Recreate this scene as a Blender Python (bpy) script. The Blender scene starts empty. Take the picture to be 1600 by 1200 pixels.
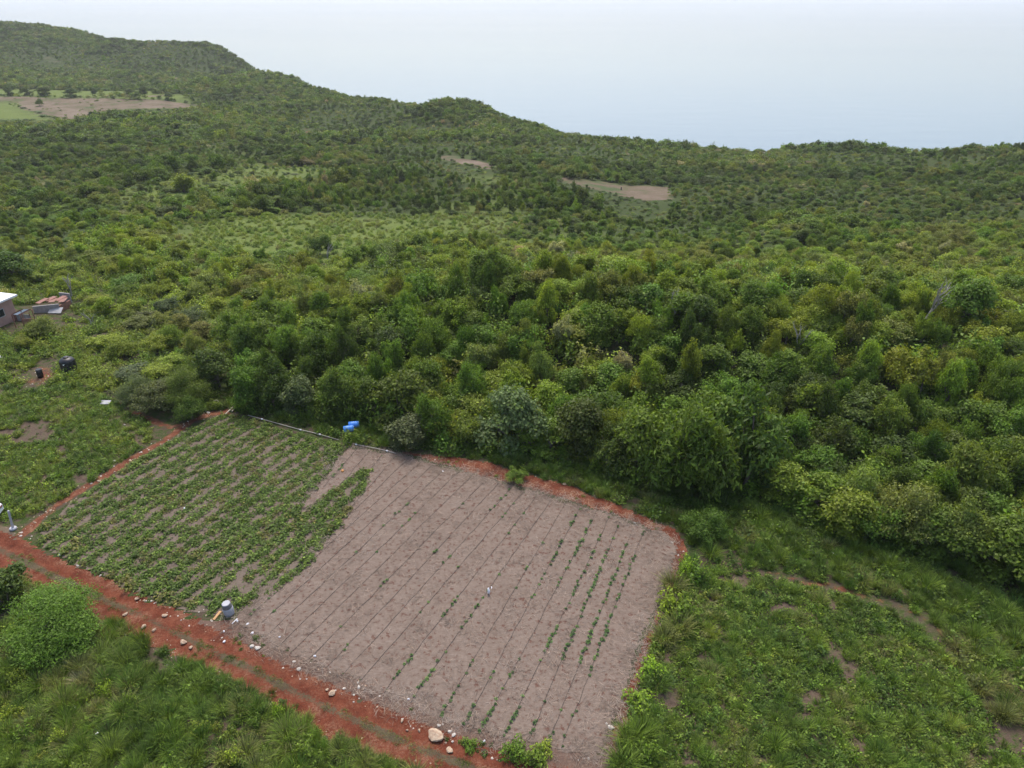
import bpy, bmesh, math, random
import numpy as np
from mathutils import Vector, Matrix

random.seed(7)
RNG = np.random.default_rng(11)
R = math.radians
SC = bpy.context.scene
COL = SC.collection

# ------------------------------------------------------------------ camera
CAM_H = 35.0
PITCH = R(28.75)
FPX = 1130.0                       # focal length in pixels of a 1600 x 1200 frame
cam_data = bpy.data.cameras.new('camera')
cam = bpy.data.objects.new('camera', cam_data)
COL.objects.link(cam)
cam.location = (0, 0, CAM_H)
cam.rotation_euler = (R(90) - PITCH, 0, 0)
cam_data.sensor_width = 36.0
cam_data.lens = FPX / 1600.0 * 36.0
cam_data.clip_start = 0.5
cam_data.clip_end = 90000.0
SC.camera = cam
SC.render.resolution_x, SC.render.resolution_y = 1024, 768

# ------------------------------------------------------------------ sky, sun, exposure
SUN_ELEV, SUN_AZ = R(62), R(-6)   # azimuth measured from +Y (ahead) towards +X
world = bpy.data.worlds.new('World')
SC.world = world
world.use_nodes = True
wn = world.node_tree
bgn = wn.nodes['Background']
sky = wn.nodes.new('ShaderNodeTexSky')
sky.sky_type = 'NISHITA'
sky.sun_disc = False
sky.sun_elevation = SUN_ELEV
sky.sun_rotation = SUN_AZ
sky.altitude = 100
sky.air_density = 1.0
sky.dust_density = 3.8
sky.ozone_density = 1.0
wn.links.new(sky.outputs[0], bgn.inputs[0])
bgn.inputs[1].default_value = 0.15
sun_data = bpy.data.lights.new('sun', 'SUN')
sun_data.energy = 1.5
sun_data.angle = R(20)
sun_data.color = (1.0, 0.95, 0.88)
sun = bpy.data.objects.new('sun', sun_data)
COL.objects.link(sun)
sd = Vector((math.cos(SUN_ELEV) * math.sin(SUN_AZ), math.cos(SUN_ELEV) * math.cos(SUN_AZ), math.sin(SUN_ELEV)))
sun.rotation_euler = sd.to_track_quat('Z', 'Y').to_euler()
sun.location = sd * 60
vs = SC.view_settings
vs.view_transform = 'Standard'
vs.look = 'None'
vs.exposure = 0.84
vs.gamma = 1.0
vs.use_curve_mapping = False
SC.render.engine = 'CYCLES'
cy = SC.cycles
cy.max_bounces = 5
cy.diffuse_bounces = 3
cy.glossy_bounces = 2
cy.transmission_bounces = 3
cy.volume_bounces = 1
cy.transparent_max_bounces = 8
cy.use_denoising = True

# ------------------------------------------------------------------ projection helpers
CP, SP = math.cos(PITCH), math.sin(PITCH)


def ray(px, py):
    x = (np.asarray(px, float) - 800) / FPX
    y = (600 - np.asarray(py, float)) / FPX
    return x, CP + y * SP, -SP + y * CP


def at_depth(px, py, Y):
    x, dy, dz = ray(px, py)
    t = Y / dy
    return float(x * t), float(Y), float(CAM_H + dz * t)


def project(x, y, z):
    zc = z - CAM_H
    f = y * CP - zc * SP
    u = y * SP + zc * CP
    f = np.where(f < 0.1, 0.1, f)
    return 800 + FPX * x / f, 600 - FPX * u / f


def hash2(ix, iy, seed):
    h = (ix.astype(np.int64) * 374761393 + iy.astype(np.int64) * 668265263 + seed * 1442695041) & 0x7fffffff
    h = ((h ^ (h >> 13)) * 1274126177) & 0x7fffffff
    h = h ^ (h >> 16)
    return (h & 0xffff) / 65535.0


def vnoise(x, y, scale, seed=0, octaves=3):
    x = np.asarray(x, float); y = np.asarray(y, float)
    out = np.zeros(np.broadcast(x, y).shape); amp = 1.0; tot = 0.0; s = scale
    for o in range(octaves):
        fx, fy = x / s, y / s
        ix, iy = np.floor(fx), np.floor(fy)
        tx, ty = fx - ix, fy - iy
        tx = tx * tx * (3 - 2 * tx); ty = ty * ty * (3 - 2 * ty)
        a = hash2(ix, iy, seed + o); b = hash2(ix + 1, iy, seed + o)
        c = hash2(ix, iy + 1, seed + o); d = hash2(ix + 1, iy + 1, seed + o)
        out += amp * ((a * (1 - tx) + b * tx) * (1 - ty) + (c * (1 - tx) + d * tx) * ty)
        tot += amp; amp *= 0.5; s *= 0.5
    return out / tot


def smooth(a, b, v):
    t = np.clip((v - a) / (b - a), 0, 1)
    return t * t * (3 - 2 * t)


# ------------------------------------------------------------------ terrain height field
SEA_Z = -85.0
CTRL = []


def ctl(px, py, Y, drop=0.0):
    x, y, z = at_depth(px, py, Y)
    CTRL.append((x, y, z - drop))


T = 3.6  # canopy height on the ridges
for a in [(-150, 420, 100), (-150, 350, 150), (-150, 290, 210), (-150, 250, 270), (-150, 200, 350), (-150, 160, 450), (-150, 130, 560), (-150, 85, 680), (-150, 45, 770), (-150, 22, 830, T),
          (100, 420, 100), (100, 350, 150), (100, 290, 210), (100, 250, 262), (100, 206, 340), (100, 158, 455), (100, 131, 560), (100, 92, 680), (100, 60, 770), (30, 30, 820, T), (120, 44, 820, T), (160, 56, 810, T), (190, 67, 800, T),
          (300, 400, 110), (300, 345, 155), (300, 290, 212), (300, 250, 268), (300, 206, 345), (300, 163, 455), (300, 136, 580), (300, 104, 690), (230, 66, 790, T), (270, 69, 775, T), (350, 76, 770, T), (400, 100, 740, T),
          (455, 372, 135), (455, 315, 190), (455, 262, 255), (455, 215, 335), (455, 166, 480), (450, 132, 640, T), (490, 131, 600, T), (525, 142, 540, T),
          (600, 395, 118), (600, 355, 155), (600, 287, 212, T + 1), (600, 250, 285), (600, 200, 390), (560, 143, 505, T), (600, 147, 480, T), (640, 154, 455, T), (668, 161, 440, T),
          (640, 440, 92, 3), (750, 398, 80, 3.5), (750, 374, 145), (750, 286, 205, T + 1), (750, 256, 268), (750, 215, 350),
          (690, 155, 430, T), (715, 147, 425, T), (740, 160, 420, T), (790, 176, 410, T), (825, 183, 405, T), (860, 203, 398, T), (885, 212, 394, T), (905, 206, 388, T), (935, 205, 384, T), (995, 216, 378, T),
          (860, 392, 80, 3.5), (850, 296, 198, T), (850, 245, 300), (860, 372, 150),
          (960, 392, 80, 3.5), (960, 370, 155), (960, 340, 192), (960, 297, 238), (960, 258, 298), (1050, 221, 378, T),
          (1100, 396, 79, 3.5), (1100, 370, 155), (1100, 333, 198), (1100, 302, 232), (1100, 266, 280, T), (1100, 245, 335), (1120, 231, 380, T), (1175, 241, 376, T + 1), (1200, 243, 372, T + 1),
          (1250, 408, 77, 3.5), (1250, 372, 150), (1250, 335, 195), (1250, 300, 232), (1250, 264, 295), (1240, 226, 366, T), (1300, 228, 362, T), (1340, 236, 360, T), (1375, 233, 358, T), (1395, 235, 354, T), (1432, 246, 350, T + 3), (1455, 258, 346, T + 6),
          (1420, 422, 75, 3.5), (1420, 375, 148), (1420, 335, 192), (1420, 300, 225), (1440, 266, 285),
          (1590, 432, 73, 3.5), (1590, 375, 145), (1590, 330, 185), (1590, 296, 215), (1590, 258, 258), (1478, 252, 335, T + 4), (1508, 238, 322, T), (1540, 224, 310, T), (1575, 217, 300, T), (1605, 222, 298, T),
          (1800, 440, 72, 3), (1800, 375, 145), (1800, 290, 215), (1750, 250, 260), (1700, 228, 300, T), (1850, 225, 300, T),
          (2100, 400, 110), (2100, 300, 210), (2100, 240, 290),
          (-500, 420, 100), (-500, 300, 200), (-500, 180, 400), (-500, 100, 640), (-500, 30, 800)]:
    ctl(*a)
# seaward slopes behind the ridges
for px, Y in [(-500, 830), (-150, 850), (30, 840), (190, 820), (350, 790), (450, 665), (560, 520), (640, 480), (720, 450), (800, 430), (870, 420), (960, 400), (1100, 405), (1220, 390), (1400, 380), (1500, 355), (1570, 335), (1700, 335), (1850, 340), (2100, 330)]:
    x = (px - 800) / FPX / 1.03 * Y
    for f, z in ((1.16, -62.0), (1.30, -90.0), (1.9, -100.0)):
        CTRL.append((x * f, Y * f, z))
for x in (-120, -60, -25, 10, 45, 120):
    CTRL.append((x, 52 - .33 * x * (abs(x) < 100), 0.2))
    CTRL.append((x, 30, 0.0))
CTRL += [(-60, 70, 0.0), (-30, 72, 0.0), (-120, 70, 0.0)]
# the hollow behind the wooded knoll
for x, y, z in ((-3, 112, -6.5), (8, 112, -7.0), (20, 112, -7.0), (35, 110, -7.0), (52, 108, -7.0), (70, 106, -7.0), (95, 104, -6.0)):
    CTRL.append((x, y, z))
CTRL = np.array(CTRL)


def warp(x, y):
    yy = y + 70.0
    r = np.sqrt(x * x + yy * yy) + 1e-6
    return np.arctan2(x, np.maximum(yy, -0.999 * r)) * 1.6, np.log(r) * 2.2


def _tps(r2):
    return np.where(r2 > 1e-12, 0.5 * r2 * np.log(np.maximum(r2, 1e-12)), 0.0)


_cu, _cv = warp(CTRL[:, 0], CTRL[:, 1])
_n = len(CTRL)
_K = _tps((_cu[:, None] - _cu[None]) ** 2 + (_cv[:, None] - _cv[None]) ** 2) + np.eye(_n) * 0.0004
_Pm = np.stack([np.ones(_n), _cu, _cv], 1)
_A = np.block([[_K, _Pm], [_Pm.T, np.zeros((3, 3))]])
_W = np.linalg.solve(_A, np.concatenate([CTRL[:, 2], np.zeros(3)]))


def height(x, y):
    x = np.asarray(x, float).ravel(); y = np.asarray(y, float).ravel()
    out = np.empty(len(x))
    for s in range(0, len(x), 40000):
        xs, ys = x[s:s + 40000], y[s:s + 40000]
        yc = np.maximum(ys, -40.0)
        u, v = warp(xs, yc)
        k = _tps((u[:, None] - _cu[None]) ** 2 + (v[:, None] - _cv[None]) ** 2)
        z = k @ _W[:_n] + _W[_n] + u * _W[_n + 1] + v * _W[_n + 2]
        ye = 52 - .33 * np.clip(xs, -40, 60)
        far = smooth(0, 24, ys - ye)
        z = z * far
        r = np.sqrt(xs * xs + ys * ys)
        z = z + (vnoise(xs, ys, 9.0, 5, 2) - .5) * 0.35 * (1 - 0.75 * smooth(90, 60, np.abs(xs - 0) + ys * 0.4)) * smooth(40, 90, r)
        z = z + (vnoise(xs, ys, 45.0, 9, 3) - .5) * 4.5 * smooth(120, 300, ys)
        z = z + (vnoise(xs, ys, 6.0, 21, 2) - .5) * 0.12
        out[s:s + 40000] = np.maximum(z, -88.0)
    return out


def hz(x, y):
    return float(hraw(np.array([x]), np.array([y]))[0])


def ground_px(px, py):
    """Where the sight line through a pixel of the photograph meets the terrain."""
    px = np.atleast_1d(np.asarray(px, float)); py = np.atleast_1d(np.asarray(py, float))
    dx, dy, dz = ray(px, py)
    t = np.full(len(px), 22.0); hit = np.zeros(len(px), bool); prev = t.copy()
    for _ in range(400):
        z = CAM_H + dz * t
        h = height(dx * t, dy * t)
        new = (z < h) & ~hit
        hit |= new
        if hit.all():
            break
        prev = np.where(hit, prev, t)
        t = np.where(hit, t, t * 1.012 + 0.2)
    lo, hi = prev, t
    for _ in range(18):
        m = (lo + hi) / 2
        below = CAM_H + dz * m < height(dx * m, dy * m)
        hi = np.where(below, m, hi); lo = np.where(below, lo, m)
    return np.stack([dx * hi, dy * hi, height(dx * hi, dy * hi)], 1)


def gp(px, py):
    return Vector(ground_px(px, py)[0])


def poly_px(pts):
    a = np.array(pts, float)
    return ground_px(a[:, 0], a[:, 1])[:, :2]


def sdist(poly, x, y):
    """signed distance to a polygon in the ground plan, positive inside"""
    x = np.asarray(x, float); y = np.asarray(y, float)
    best = np.full(x.shape, 1e18); inside = np.zeros(x.shape, bool)
    n = len(poly)
    for i in range(n):
        x0, y0 = poly[i]; x1, y1 = poly[(i + 1) % n]
        ex, ey = x1 - x0, y1 - y0
        t = np.clip(((x - x0) * ex + (y - y0) * ey) / max(ex * ex + ey * ey, 1e-9), 0, 1)
        best = np.minimum(best, (x - x0 - t * ex) ** 2 + (y - y0 - t * ey) ** 2)
        c = ((y0 > y) != (y1 > y)) & (x < ex * (y - y0) / (ey if abs(ey) > 1e-12 else 1e-12) + x0)
        inside ^= c
    return np.where(inside, 1, -1) * np.sqrt(best)


def ldist(line, x, y):
    x = np.asarray(x, float); y = np.asarray(y, float)
    best = np.full(x.shape, 1e18)
    for i in range(len(line) - 1):
        x0, y0 = line[i]; x1, y1 = line[i + 1]
        ex, ey = x1 - x0, y1 - y0
        t = np.clip(((x - x0) * ex + (y - y0) * ey) / max(ex * ex + ey * ey, 1e-9), 0, 1)
        best = np.minimum(best, (x - x0 - t * ex) ** 2 + (y - y0 - t * ey) ** 2)
    return np.sqrt(best)


# ------------------------------------------------------------------ ground plan (outlines read off the photograph, carried to the ground)
P_FIELD = poly_px([(541, 698), (620, 711), (700, 731), (800, 759), (880, 782), (960, 808), (1046, 838), (1058, 856), (1042, 900), (1018, 960), (994, 1020), (976, 1080), (955, 1140), (940, 1192), (880, 1176), (800, 1158), (725, 1138), (650, 1108), (560, 1068), (480, 1036), (420, 1005), (372, 975), (366, 962), (440, 915), (500, 850), (545, 800), (500, 790), (470, 795)])
P_CROP = poly_px([(345, 646), (440, 672), (532, 698), (536, 706), (500, 752), (470, 790), (462, 803), (500, 775), (560, 735), (580, 733), (568, 765), (548, 800), (505, 850), (470, 895), (440, 918), (395, 945), (330, 962), (270, 945), (180, 910), (100, 872), (62, 850), (62, 825), (100, 795), (180, 745), (260, 690)])
RUT_UP = poly_px([(-60, 820), (-10, 842), (33, 860), (90, 891), (156, 921), (210, 939), (255, 960), (300, 984), (345, 1008), (390, 1029), (435, 1053), (477, 1070), (560, 1108), (620, 1135), (680, 1159), (770, 1189), (880, 1230), (1000, 1275)])
RUT_LOW = poly_px([(-60, 850), (0, 872), (54, 900), (126, 930), (180, 960), (255, 999), (315, 1025), (375, 1053), (435, 1083), (477, 1108), (560, 1150), (620, 1174), (680, 1199), (770, 1236), (880, 1280), (1000, 1330)])
P_VERGE = poly_px([(330, 968), (366, 968), (420, 1000), (480, 1030), (560, 1062), (650, 1102), (725, 1132), (800, 1152), (880, 1170), (950, 1185), (960, 1230), (880, 1225), (770, 1185), (680, 1152), (560, 1100), (470, 1060), (390, 1022), (340, 1000), (300, 978)])
P_TOPRED = poly_px([(625, 706), (700, 712), (760, 722), (830, 742), (900, 764), (960, 786), (1020, 812), (1062, 832), (1076, 850), (1064, 880), (1045, 930), (1050, 856), (1030, 834), (960, 806), (880, 780), (800, 757), (700, 729)])
P_SIDERED = poly_px([(1066, 850), (1076, 860), (1050, 930), (1030, 985), (1012, 1040), (990, 1090), (972, 1150), (960, 1215), (935, 1215), (950, 1140), (990, 1050), (1020, 975), (1040, 910)])
L_LEFTPATH = poly_px([(330, 645), (296, 660), (255, 690), (205, 718), (150, 752), (95, 786), (60, 812), (20, 850)])
L_LEFTSPUR = poly_px([(200, 640), (235, 656), (265, 668), (290, 662)])
L_RIGHTPATH = poly_px([(1165, 885), (1200, 893), (1250, 908), (1300, 915), (1345, 930), (1400, 945), (1440, 962), (1475, 990), (1500, 1020)])
P_BAREL = poly_px([(20, 595), (50, 575), (85, 572), (98, 592), (70, 606), (40, 608)])
P_BARE2 = poly_px([(315, 650), (328, 632), (345, 640), (372, 630), (380, 645), (350, 652)])
P_TANPAD = poly_px([(-60, 815), (-10, 818), (14, 824), (24, 835), (26, 848), (8, 858), (-40, 850), (-80, 840)])
P_VERGEGRASS = poly_px([(300, 652), (330, 640), (420, 652), (540, 690), (610, 700), (700, 714), (800, 738), (900, 762), (1000, 800), (1075, 842), (1085, 872), (1190, 890), (1300, 912), (1380, 932), (1470, 985), (1560, 1040), (1760, 1080), (2000, 1130), (2000, 950), (1760, 900), (1500, 850), (1290, 800), (1200, 750), (1000, 725), (840, 712), (690, 690), (600, 670), (480, 640), (390, 620), (330, 610)])
P_WEEDS = poly_px([(1072, 872), (1100, 880), (1190, 900), (1300, 925), (1380, 950), (1470, 1010), (1540, 1110), (1620, 1230), (1650, 1330), (920, 1330), (955, 1200), (985, 1120), (1010, 1040), (1035, 970), (1060, 905)])
P_RGRASS = poly_px([(1470, 985), (1560, 1040), (1760, 1080), (2000, 1130), (2000, 1400), (1650, 1400), (1600, 1200), (1540, 1110), (1480, 1010)])
P_BLGRASS = poly_px([(-80, 878), (30, 892), (100, 935), (170, 970), (250, 1012), (310, 1035), (370, 1066), (430, 1096), (480, 1126), (560, 1166), (640, 1200), (760, 1250), (860, 1330), (-160, 1330)])
P_LROUGH = poly_px([(-80, 600), (60, 604), (120, 600), (190, 630), (230, 655), (240, 685), (200, 715), (140, 752), (85, 786), (50, 805), (10, 812), (-80, 800)])
P_LUPPER = poly_px([(-80, 470), (100, 470), (170, 490), (230, 530), (260, 580), (190, 620), (120, 600), (60, 604), (-80, 600)])
P_LSHRUB = poly_px([(-80, 400), (110, 410), (230, 440), (330, 500), (380, 560), (380, 615), (320, 640), (260, 640), (190, 620), (120, 600), (-80, 600)])
P_MEADOW = poly_px([(230, 392), (290, 352), (400, 338), (500, 334), (640, 342), (800, 338), (790, 356), (720, 374), (640, 392), (560, 414), (480, 420), (400, 414), (300, 404)])
P_MEADOW2 = poly_px([(180, 300), (300, 268), (420, 258), (560, 262), (520, 275), (380, 300), (300, 325), (200, 330)])
P_FARBROWN1 = poly_px([(682, 246), (706, 243), (745, 250), (785, 262), (760, 265), (720, 256)])
P_FARBROWN2 = poly_px([(853, 278), (900, 279), (950, 285), (1000, 289), (1046, 291), (1050, 312), (1010, 313), (970, 306), (930, 296), (890, 287)])
P_FARLEFT = poly_px([(-60, 150), (30, 151), (110, 153), (190, 155), (260, 157), (300, 163), (318, 169), (250, 170), (160, 173), (110, 188), (60, 178), (20, 160), (-60, 158)])
P_FARGREEN = poly_px([(-60, 158), (10, 160), (50, 175), (92, 190), (40, 188), (-60, 182)])
P_YARD = poly_px([(-60, 476), (20, 478), (60, 474), (118, 470), (120, 496), (80, 512), (20, 522), (-60, 522)])
P_FARHEDGE = poly_px([(-60, 139), (60, 140), (200, 142), (290, 149), (300, 161), (190, 153), (30, 149), (-60, 149)])
P_FARSTRIP = poly_px([(215, 148), (255, 149), (262, 153), (230, 152)])
P_SCAR = poly_px([(64, 88), (82, 90), (98, 96), (88, 98), (70, 93)])
L_FARPATH = poly_px([(478, 202), (483, 208), (480, 213), (492, 217)])
# the foot of the forest wall
EDGE = [(330, 600), (372, 622), (420, 640), (480, 648), (540, 655), (600, 676), (660, 690), (740, 700), (840, 716), (940, 742), (1040, 762), (1140, 768), (1210, 776), (1290, 818), (1380, 842), (1460, 862), (1540, 885), (1620, 905), (1760, 930)]
FOREST_EDGE = poly_px(EDGE)
_back = np.array([(330.0, 420.0), (60.0, 420.0), (-90.0, 420.0), (-70.0, 78.0), (-46.0, 78.0), (-33.0, 72.0)])
P_FOREST = np.concatenate([FOREST_EDGE, np.array([(150.0, 40.0)]), _back])
NEAR_BARE = [P_FIELD, P_CROP, P_VERGE, P_TOPRED, P_SIDERED]


# ------------------------------------------------------------------ mesh helpers
def mesh_np(name, verts, faces, smooth_shade=False):
    me = bpy.data.meshes.new(name)
    verts = np.asarray(verts, np.float32)
    faces = np.asarray(faces, np.int32)
    k = faces.shape[1]
    me.vertices.add(len(verts)); me.vertices.foreach_set('co', verts.ravel())
    me.loops.add(faces.size); me.loops.foreach_set('vertex_index', faces.ravel())
    me.polygons.add(len(faces)); me.polygons.foreach_set('loop_start', np.arange(0, faces.size, k, dtype=np.int32))
    if smooth_shade:
        me.polygons.foreach_set('use_smooth', np.ones(len(faces), bool))
    me.update(calc_edges=True)
    return me


def fattr(me, name, vals):
    a = me.attributes.new(name, 'FLOAT', 'POINT')
    a.data.foreach_set('value', np.asarray(vals, np.float32))


def link(name, data, parent=None, mat=None, loc=None):
    o = bpy.data.objects.new(name, data)
    COL.objects.link(o)
    if parent is not None:
        o.parent = parent
    if mat is not None:
        data.materials.clear(); data.materials.append(mat)
    if loc is not None:
        o.location = loc
    return o


def tag(o, label=None, cat=None, group=None, kind=None):
    if label: o['label'] = label
    if cat: o['category'] = cat
    if group: o['group'] = group
    if kind: o['kind'] = kind
    return o


def thing(name, loc, label, cat, group=None, rz=0.0):
    o = bpy.data.objects.new(name, None)
    o.empty_display_size = 0.3
    COL.objects.link(o)
    o.location = loc; o.rotation_euler = (0, 0, rz)
    return tag(o, label, cat, group)


class MB:
    """collects simple solids and links them as one mesh object"""
    def __init__(self): self.v, self.f = [], []

    def add(self, vs_, fs_):
        b = len(self.v); self.v += [tuple(p) for p in vs_]; self.f += [tuple(b + i for i in f) for f in fs_]
        return self

    def box(self, c, s, rot=None, taper=1.0):
        m = rot or Matrix.Identity(3)
        vs_ = []
        for z in (-.5, .5):
            k = taper if z > 0 else 1.0
            for x, y in ((-.5, -.5), (.5, -.5), (.5, .5), (-.5, .5)):
                vs_.append(Vector(c) + m @ Vector((x * s[0] * k, y * s[1] * k, z * s[2])))
        return self.add(vs_, [(3, 2, 1, 0), (4, 5, 6, 7), (0, 1, 5, 4), (1, 2, 6, 5), (2, 3, 7, 6), (3, 0, 4, 7)])

    def tube(self, pts, radii, n=8, cap=True):
        pts = [Vector(p) for p in pts]
        rings = []; vs_ = []; fs_ = []
        up = Vector((0.31, 0.17, 0.93))
        for i, p in enumerate(pts):
            d = (pts[min(i + 1, len(pts) - 1)] - pts[max(i - 1, 0)]).normalized()
            a = d.cross(up)
            if a.length < 1e-3: a = d.cross(Vector((1, 0, 0)))
            a.normalize(); b = d.cross(a)
            r = radii[i] if hasattr(radii, '__len__') else radii
            rings.append(len(vs_))
            for k in range(n):
                t = 2 * math.pi * k / n
                vs_.append(p + a * math.cos(t) * r + b * math.sin(t) * r)
        for i in range(len(pts) - 1):
            for k in range(n):
                k2 = (k + 1) % n
                fs_.append((rings[i] + k, rings[i] + k2, rings[i + 1] + k2, rings[i + 1] + k))
        if cap:
            fs_.append(tuple(reversed(range(n)))); fs_.append(tuple(rings[-1] + k for k in range(n)))
        return self.add(vs_, fs_)

    def lathe(self, prof, n=20, c=(0, 0, 0), m=None):
        vs_, fs_ = [], []
        m = m or Matrix.Identity(3)
        for r, z in prof:
            for k in range(n):
                t = 2 * math.pi * k / n
                vs_.append(Vector(c) + m @ Vector((r * math.cos(t), r * math.sin(t), z)))
        for i in range(len(prof) - 1):
            for k in range(n):
                k2 = (k + 1) % n
                fs_.append((i * n + k, i * n + k2, (i + 1) * n + k2, (i + 1) * n + k))
        fs_.append(tuple(reversed(range(n)))); fs_.append(tuple((len(prof) - 1) * n + k for k in range(n)))
        return self.add(vs_, fs_)

    def mesh(self, name, smooth_shade=False):
        me = bpy.data.meshes.new(name)
        me.from_pydata([tuple(v) for v in self.v], [], self.f)
        if smooth_shade:
            for p in me.polygons: p.use_smooth = len(p.vertices) == 4
        me.update()
        return me

    def build(self, name, mat, parent=None, loc=None, smooth_shade=False):
        return link(name, self.mesh(name, smooth_shade), parent, mat, loc)


def grid_sheet(name, x0, x1, y0, y1, step, keep, zfun):
    """a ragged-edged sheet: the cells of a fine jittered grid that keep() accepts"""
    xs = np.arange(x0, x1 + step, step); ys = np.arange(y0, y1 + step, step)
    X, Y = np.meshgrid(xs, ys)
    jx = (hash2(np.round(X / step), np.round(Y / step), 77) - .5) * step * .5
    jy = (hash2(np.round(X / step), np.round(Y / step), 78) - .5) * step * .5
    X, Y = X + jx, Y + jy
    k = keep(X.ravel(), Y.ravel()).reshape(X.shape)
    q = (k[:-1, :-1].astype(int) + k[1:, :-1] + k[:-1, 1:] + k[1:, 1:]) >= 3
    n = len(xs)
    idx = np.arange(X.size).reshape(X.shape)
    f = np.stack([idx[:-1, :-1][q], idx[:-1, 1:][q], idx[1:, 1:][q], idx[1:, :-1][q]], 1)
    used = np.unique(f); rem = np.full(X.size, -1); rem[used] = np.arange(len(used))
    x, y = X.ravel()[used], Y.ravel()[used]
    me = mesh_np(name, np.stack([x, y, zfun(x, y)], 1), rem[f], True)
    return me, x, y


# ------------------------------------------------------------------ materials
def mat(name):
    m = bpy.data.materials.new(name)
    m.use_nodes = True
    nt = m.node_tree
    return m, nt, nt.nodes['Principled BSDF']


def N(nt, t, **kw):
    n = nt.nodes.new(t)
    for k, v in kw.items(): setattr(n, k, v)
    return n


def noise(nt, scale, detail=4, rough=.6, vec=None, dist=0):
    n = N(nt, 'ShaderNodeTexNoise')
    n.inputs['Scale'].default_value = scale; n.inputs['Detail'].default_value = detail
    n.inputs['Roughness'].default_value = rough; n.inputs['Distortion'].default_value = dist
    if vec is not None: nt.links.new(vec, n.inputs['Vector'])
    return n.outputs['Fac']


def ramp(nt, fac, stops):
    r = N(nt, 'ShaderNodeValToRGB')
    while len(r.color_ramp.elements) < len(stops): r.color_ramp.elements.new(0.5)
    for e, (p, c) in zip(r.color_ramp.elements, stops):
        e.position = p
        e.color = (*c, 1) if hasattr(c, '__len__') else (c, c, c, 1)
    nt.links.new(fac, r.inputs['Fac'])
    return r.outputs['Color']


def mixc(nt, fac, a, b, mode='MIX'):
    m = N(nt, 'ShaderNodeMix', data_type='RGBA', blend_type=mode)
    for sock, v in ((m.inputs[0], fac), (m.inputs[6], a), (m.inputs[7], b)):
        if isinstance(v, bpy.types.NodeSocket): nt.links.new(v, sock)
        else: sock.default_value = v if not hasattr(v, '__len__') else (*v[:3], 1)
    return m.outputs[2]


def math_(nt, op, a, b=0.0, c=0.0):
    m = N(nt, 'ShaderNodeMath', operation=op)
    for i, v in enumerate((a, b, c)):
        if isinstance(v, bpy.types.NodeSocket): nt.links.new(v, m.inputs[i])
        else: m.inputs[i].default_value = v
    return m.outputs[0]


def attr(nt, name, kind='GEOMETRY', out='Fac'):
    a = N(nt, 'ShaderNodeAttribute', attribute_type=kind, attribute_name=name)
    return a.outputs[out]


def bump(nt, fac, strength, dist):
    b = N(nt, 'ShaderNodeBump')
    b.inputs['Strength'].default_value = strength; b.inputs['Distance'].default_value = dist
    nt.links.new(fac, b.inputs['Height'])
    return b.outputs['Normal']


def gcoord(nt):
    return N(nt, 'ShaderNodeNewGeometry').outputs['Position']


def simple(name, col, rough=.7, var=.25, scale=6.0, metallic=0.0, bump_s=0.0, second=None):
    m, nt, b = mat(name)
    co = N(nt, 'ShaderNodeTexCoord').outputs['Object']
    nz = noise(nt, scale, 5, .65, co)
    c2 = second or tuple(c * (1 - var) for c in col)
    nt.links.new(ramp(nt, nz, [(.3, c2), (.7, col)]), b.inputs['Base Color'])
    b.inputs['Roughness'].default_value = rough; b.inputs['Metallic'].default_value = metallic
    if bump_s: nt.links.new(bump(nt, nz, bump_s, .05), b.inputs['Normal'])
    return m


def leaf_material(name, transl=.3, rough=.55, base=(1, 1, 1), vary=.5, yellow=(1.22, 1.22, .8)):
    """base colour = the plant's own tint, a little different from leaf to leaf"""
    m, nt, b = mat(name)
    t = attr(nt, 'tint', 'INSTANCER', 'Color')
    lf = attr(nt, 'leaf')
    sc = math_(nt, 'MULTIPLY_ADD', lf, vary * 2, 1 - vary)
    comb = N(nt, 'ShaderNodeCombineColor')
    for i in range(3): nt.links.new(sc, comb.inputs[i])
    c = mixc(nt, 1.0, t, comb.outputs[0], 'MULTIPLY')
    c = mixc(nt, math_(nt, 'POWER', lf, 3.0), c, mixc(nt, 1.0, c, yellow, 'MULTIPLY'))
    c = mixc(nt, 1.0, c, base, 'MULTIPLY')
    nt.links.new(c, b.inputs['Base Color'])
    b.inputs['Roughness'].default_value = rough
    b.inputs['Specular IOR Level'].default_value = .25
    tr = N(nt, 'ShaderNodeBsdfTranslucent')
    nt.links.new(mixc(nt, 1.0, c, (1.3, 1.3, .7), 'MULTIPLY'), tr.inputs['Color'])
    mx = N(nt, 'ShaderNodeMixShader'); mx.inputs[0].default_value = transl
    nt.links.new(b.outputs[0], mx.inputs[1]); nt.links.new(tr.outputs[0], mx.inputs[2])
    nt.links.new(mx.outputs[0], nt.nodes['Material Output'].inputs['Surface'])
    return m


M = {}
M['leaf'] = leaf_material('leaf', .38)
M['grass'] = leaf_material('grass_blade', .25, .6, vary=.55)
M['bark'] = simple('bark', (.16, .13, .10), .9, .5, 9.0)
M['dead_wood'] = simple('dead_wood', (.36, .33, .29), .85, .4, 7.0)
M['rock'] = simple('limestone', (.50, .40, .28), .9, .35, 5.0, bump_s=.8, second=(.28, .17, .11))
M['whiterock'] = simple('white_limestone', (.55, .50, .43), .9, .3, 6.0, bump_s=.5)
M['white_plastic'] = simple('white_plastic', (.82, .82, .84), .5, .1, 4.0)
M['pipe'] = simple('pale_pipe', (.42, .37, .32), .9, .3, 1.5)
M['drip'] = simple('drip_tube', (.060, .048, .040), .7, .3, 5.0)
M['concrete'] = simple('concrete', (.42, .42, .44), .85, .15, 5.0, bump_s=.2)
M['concrete_dark'] = simple('dark_concrete', (.17, .165, .165), .85, .2, 8.0)
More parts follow.
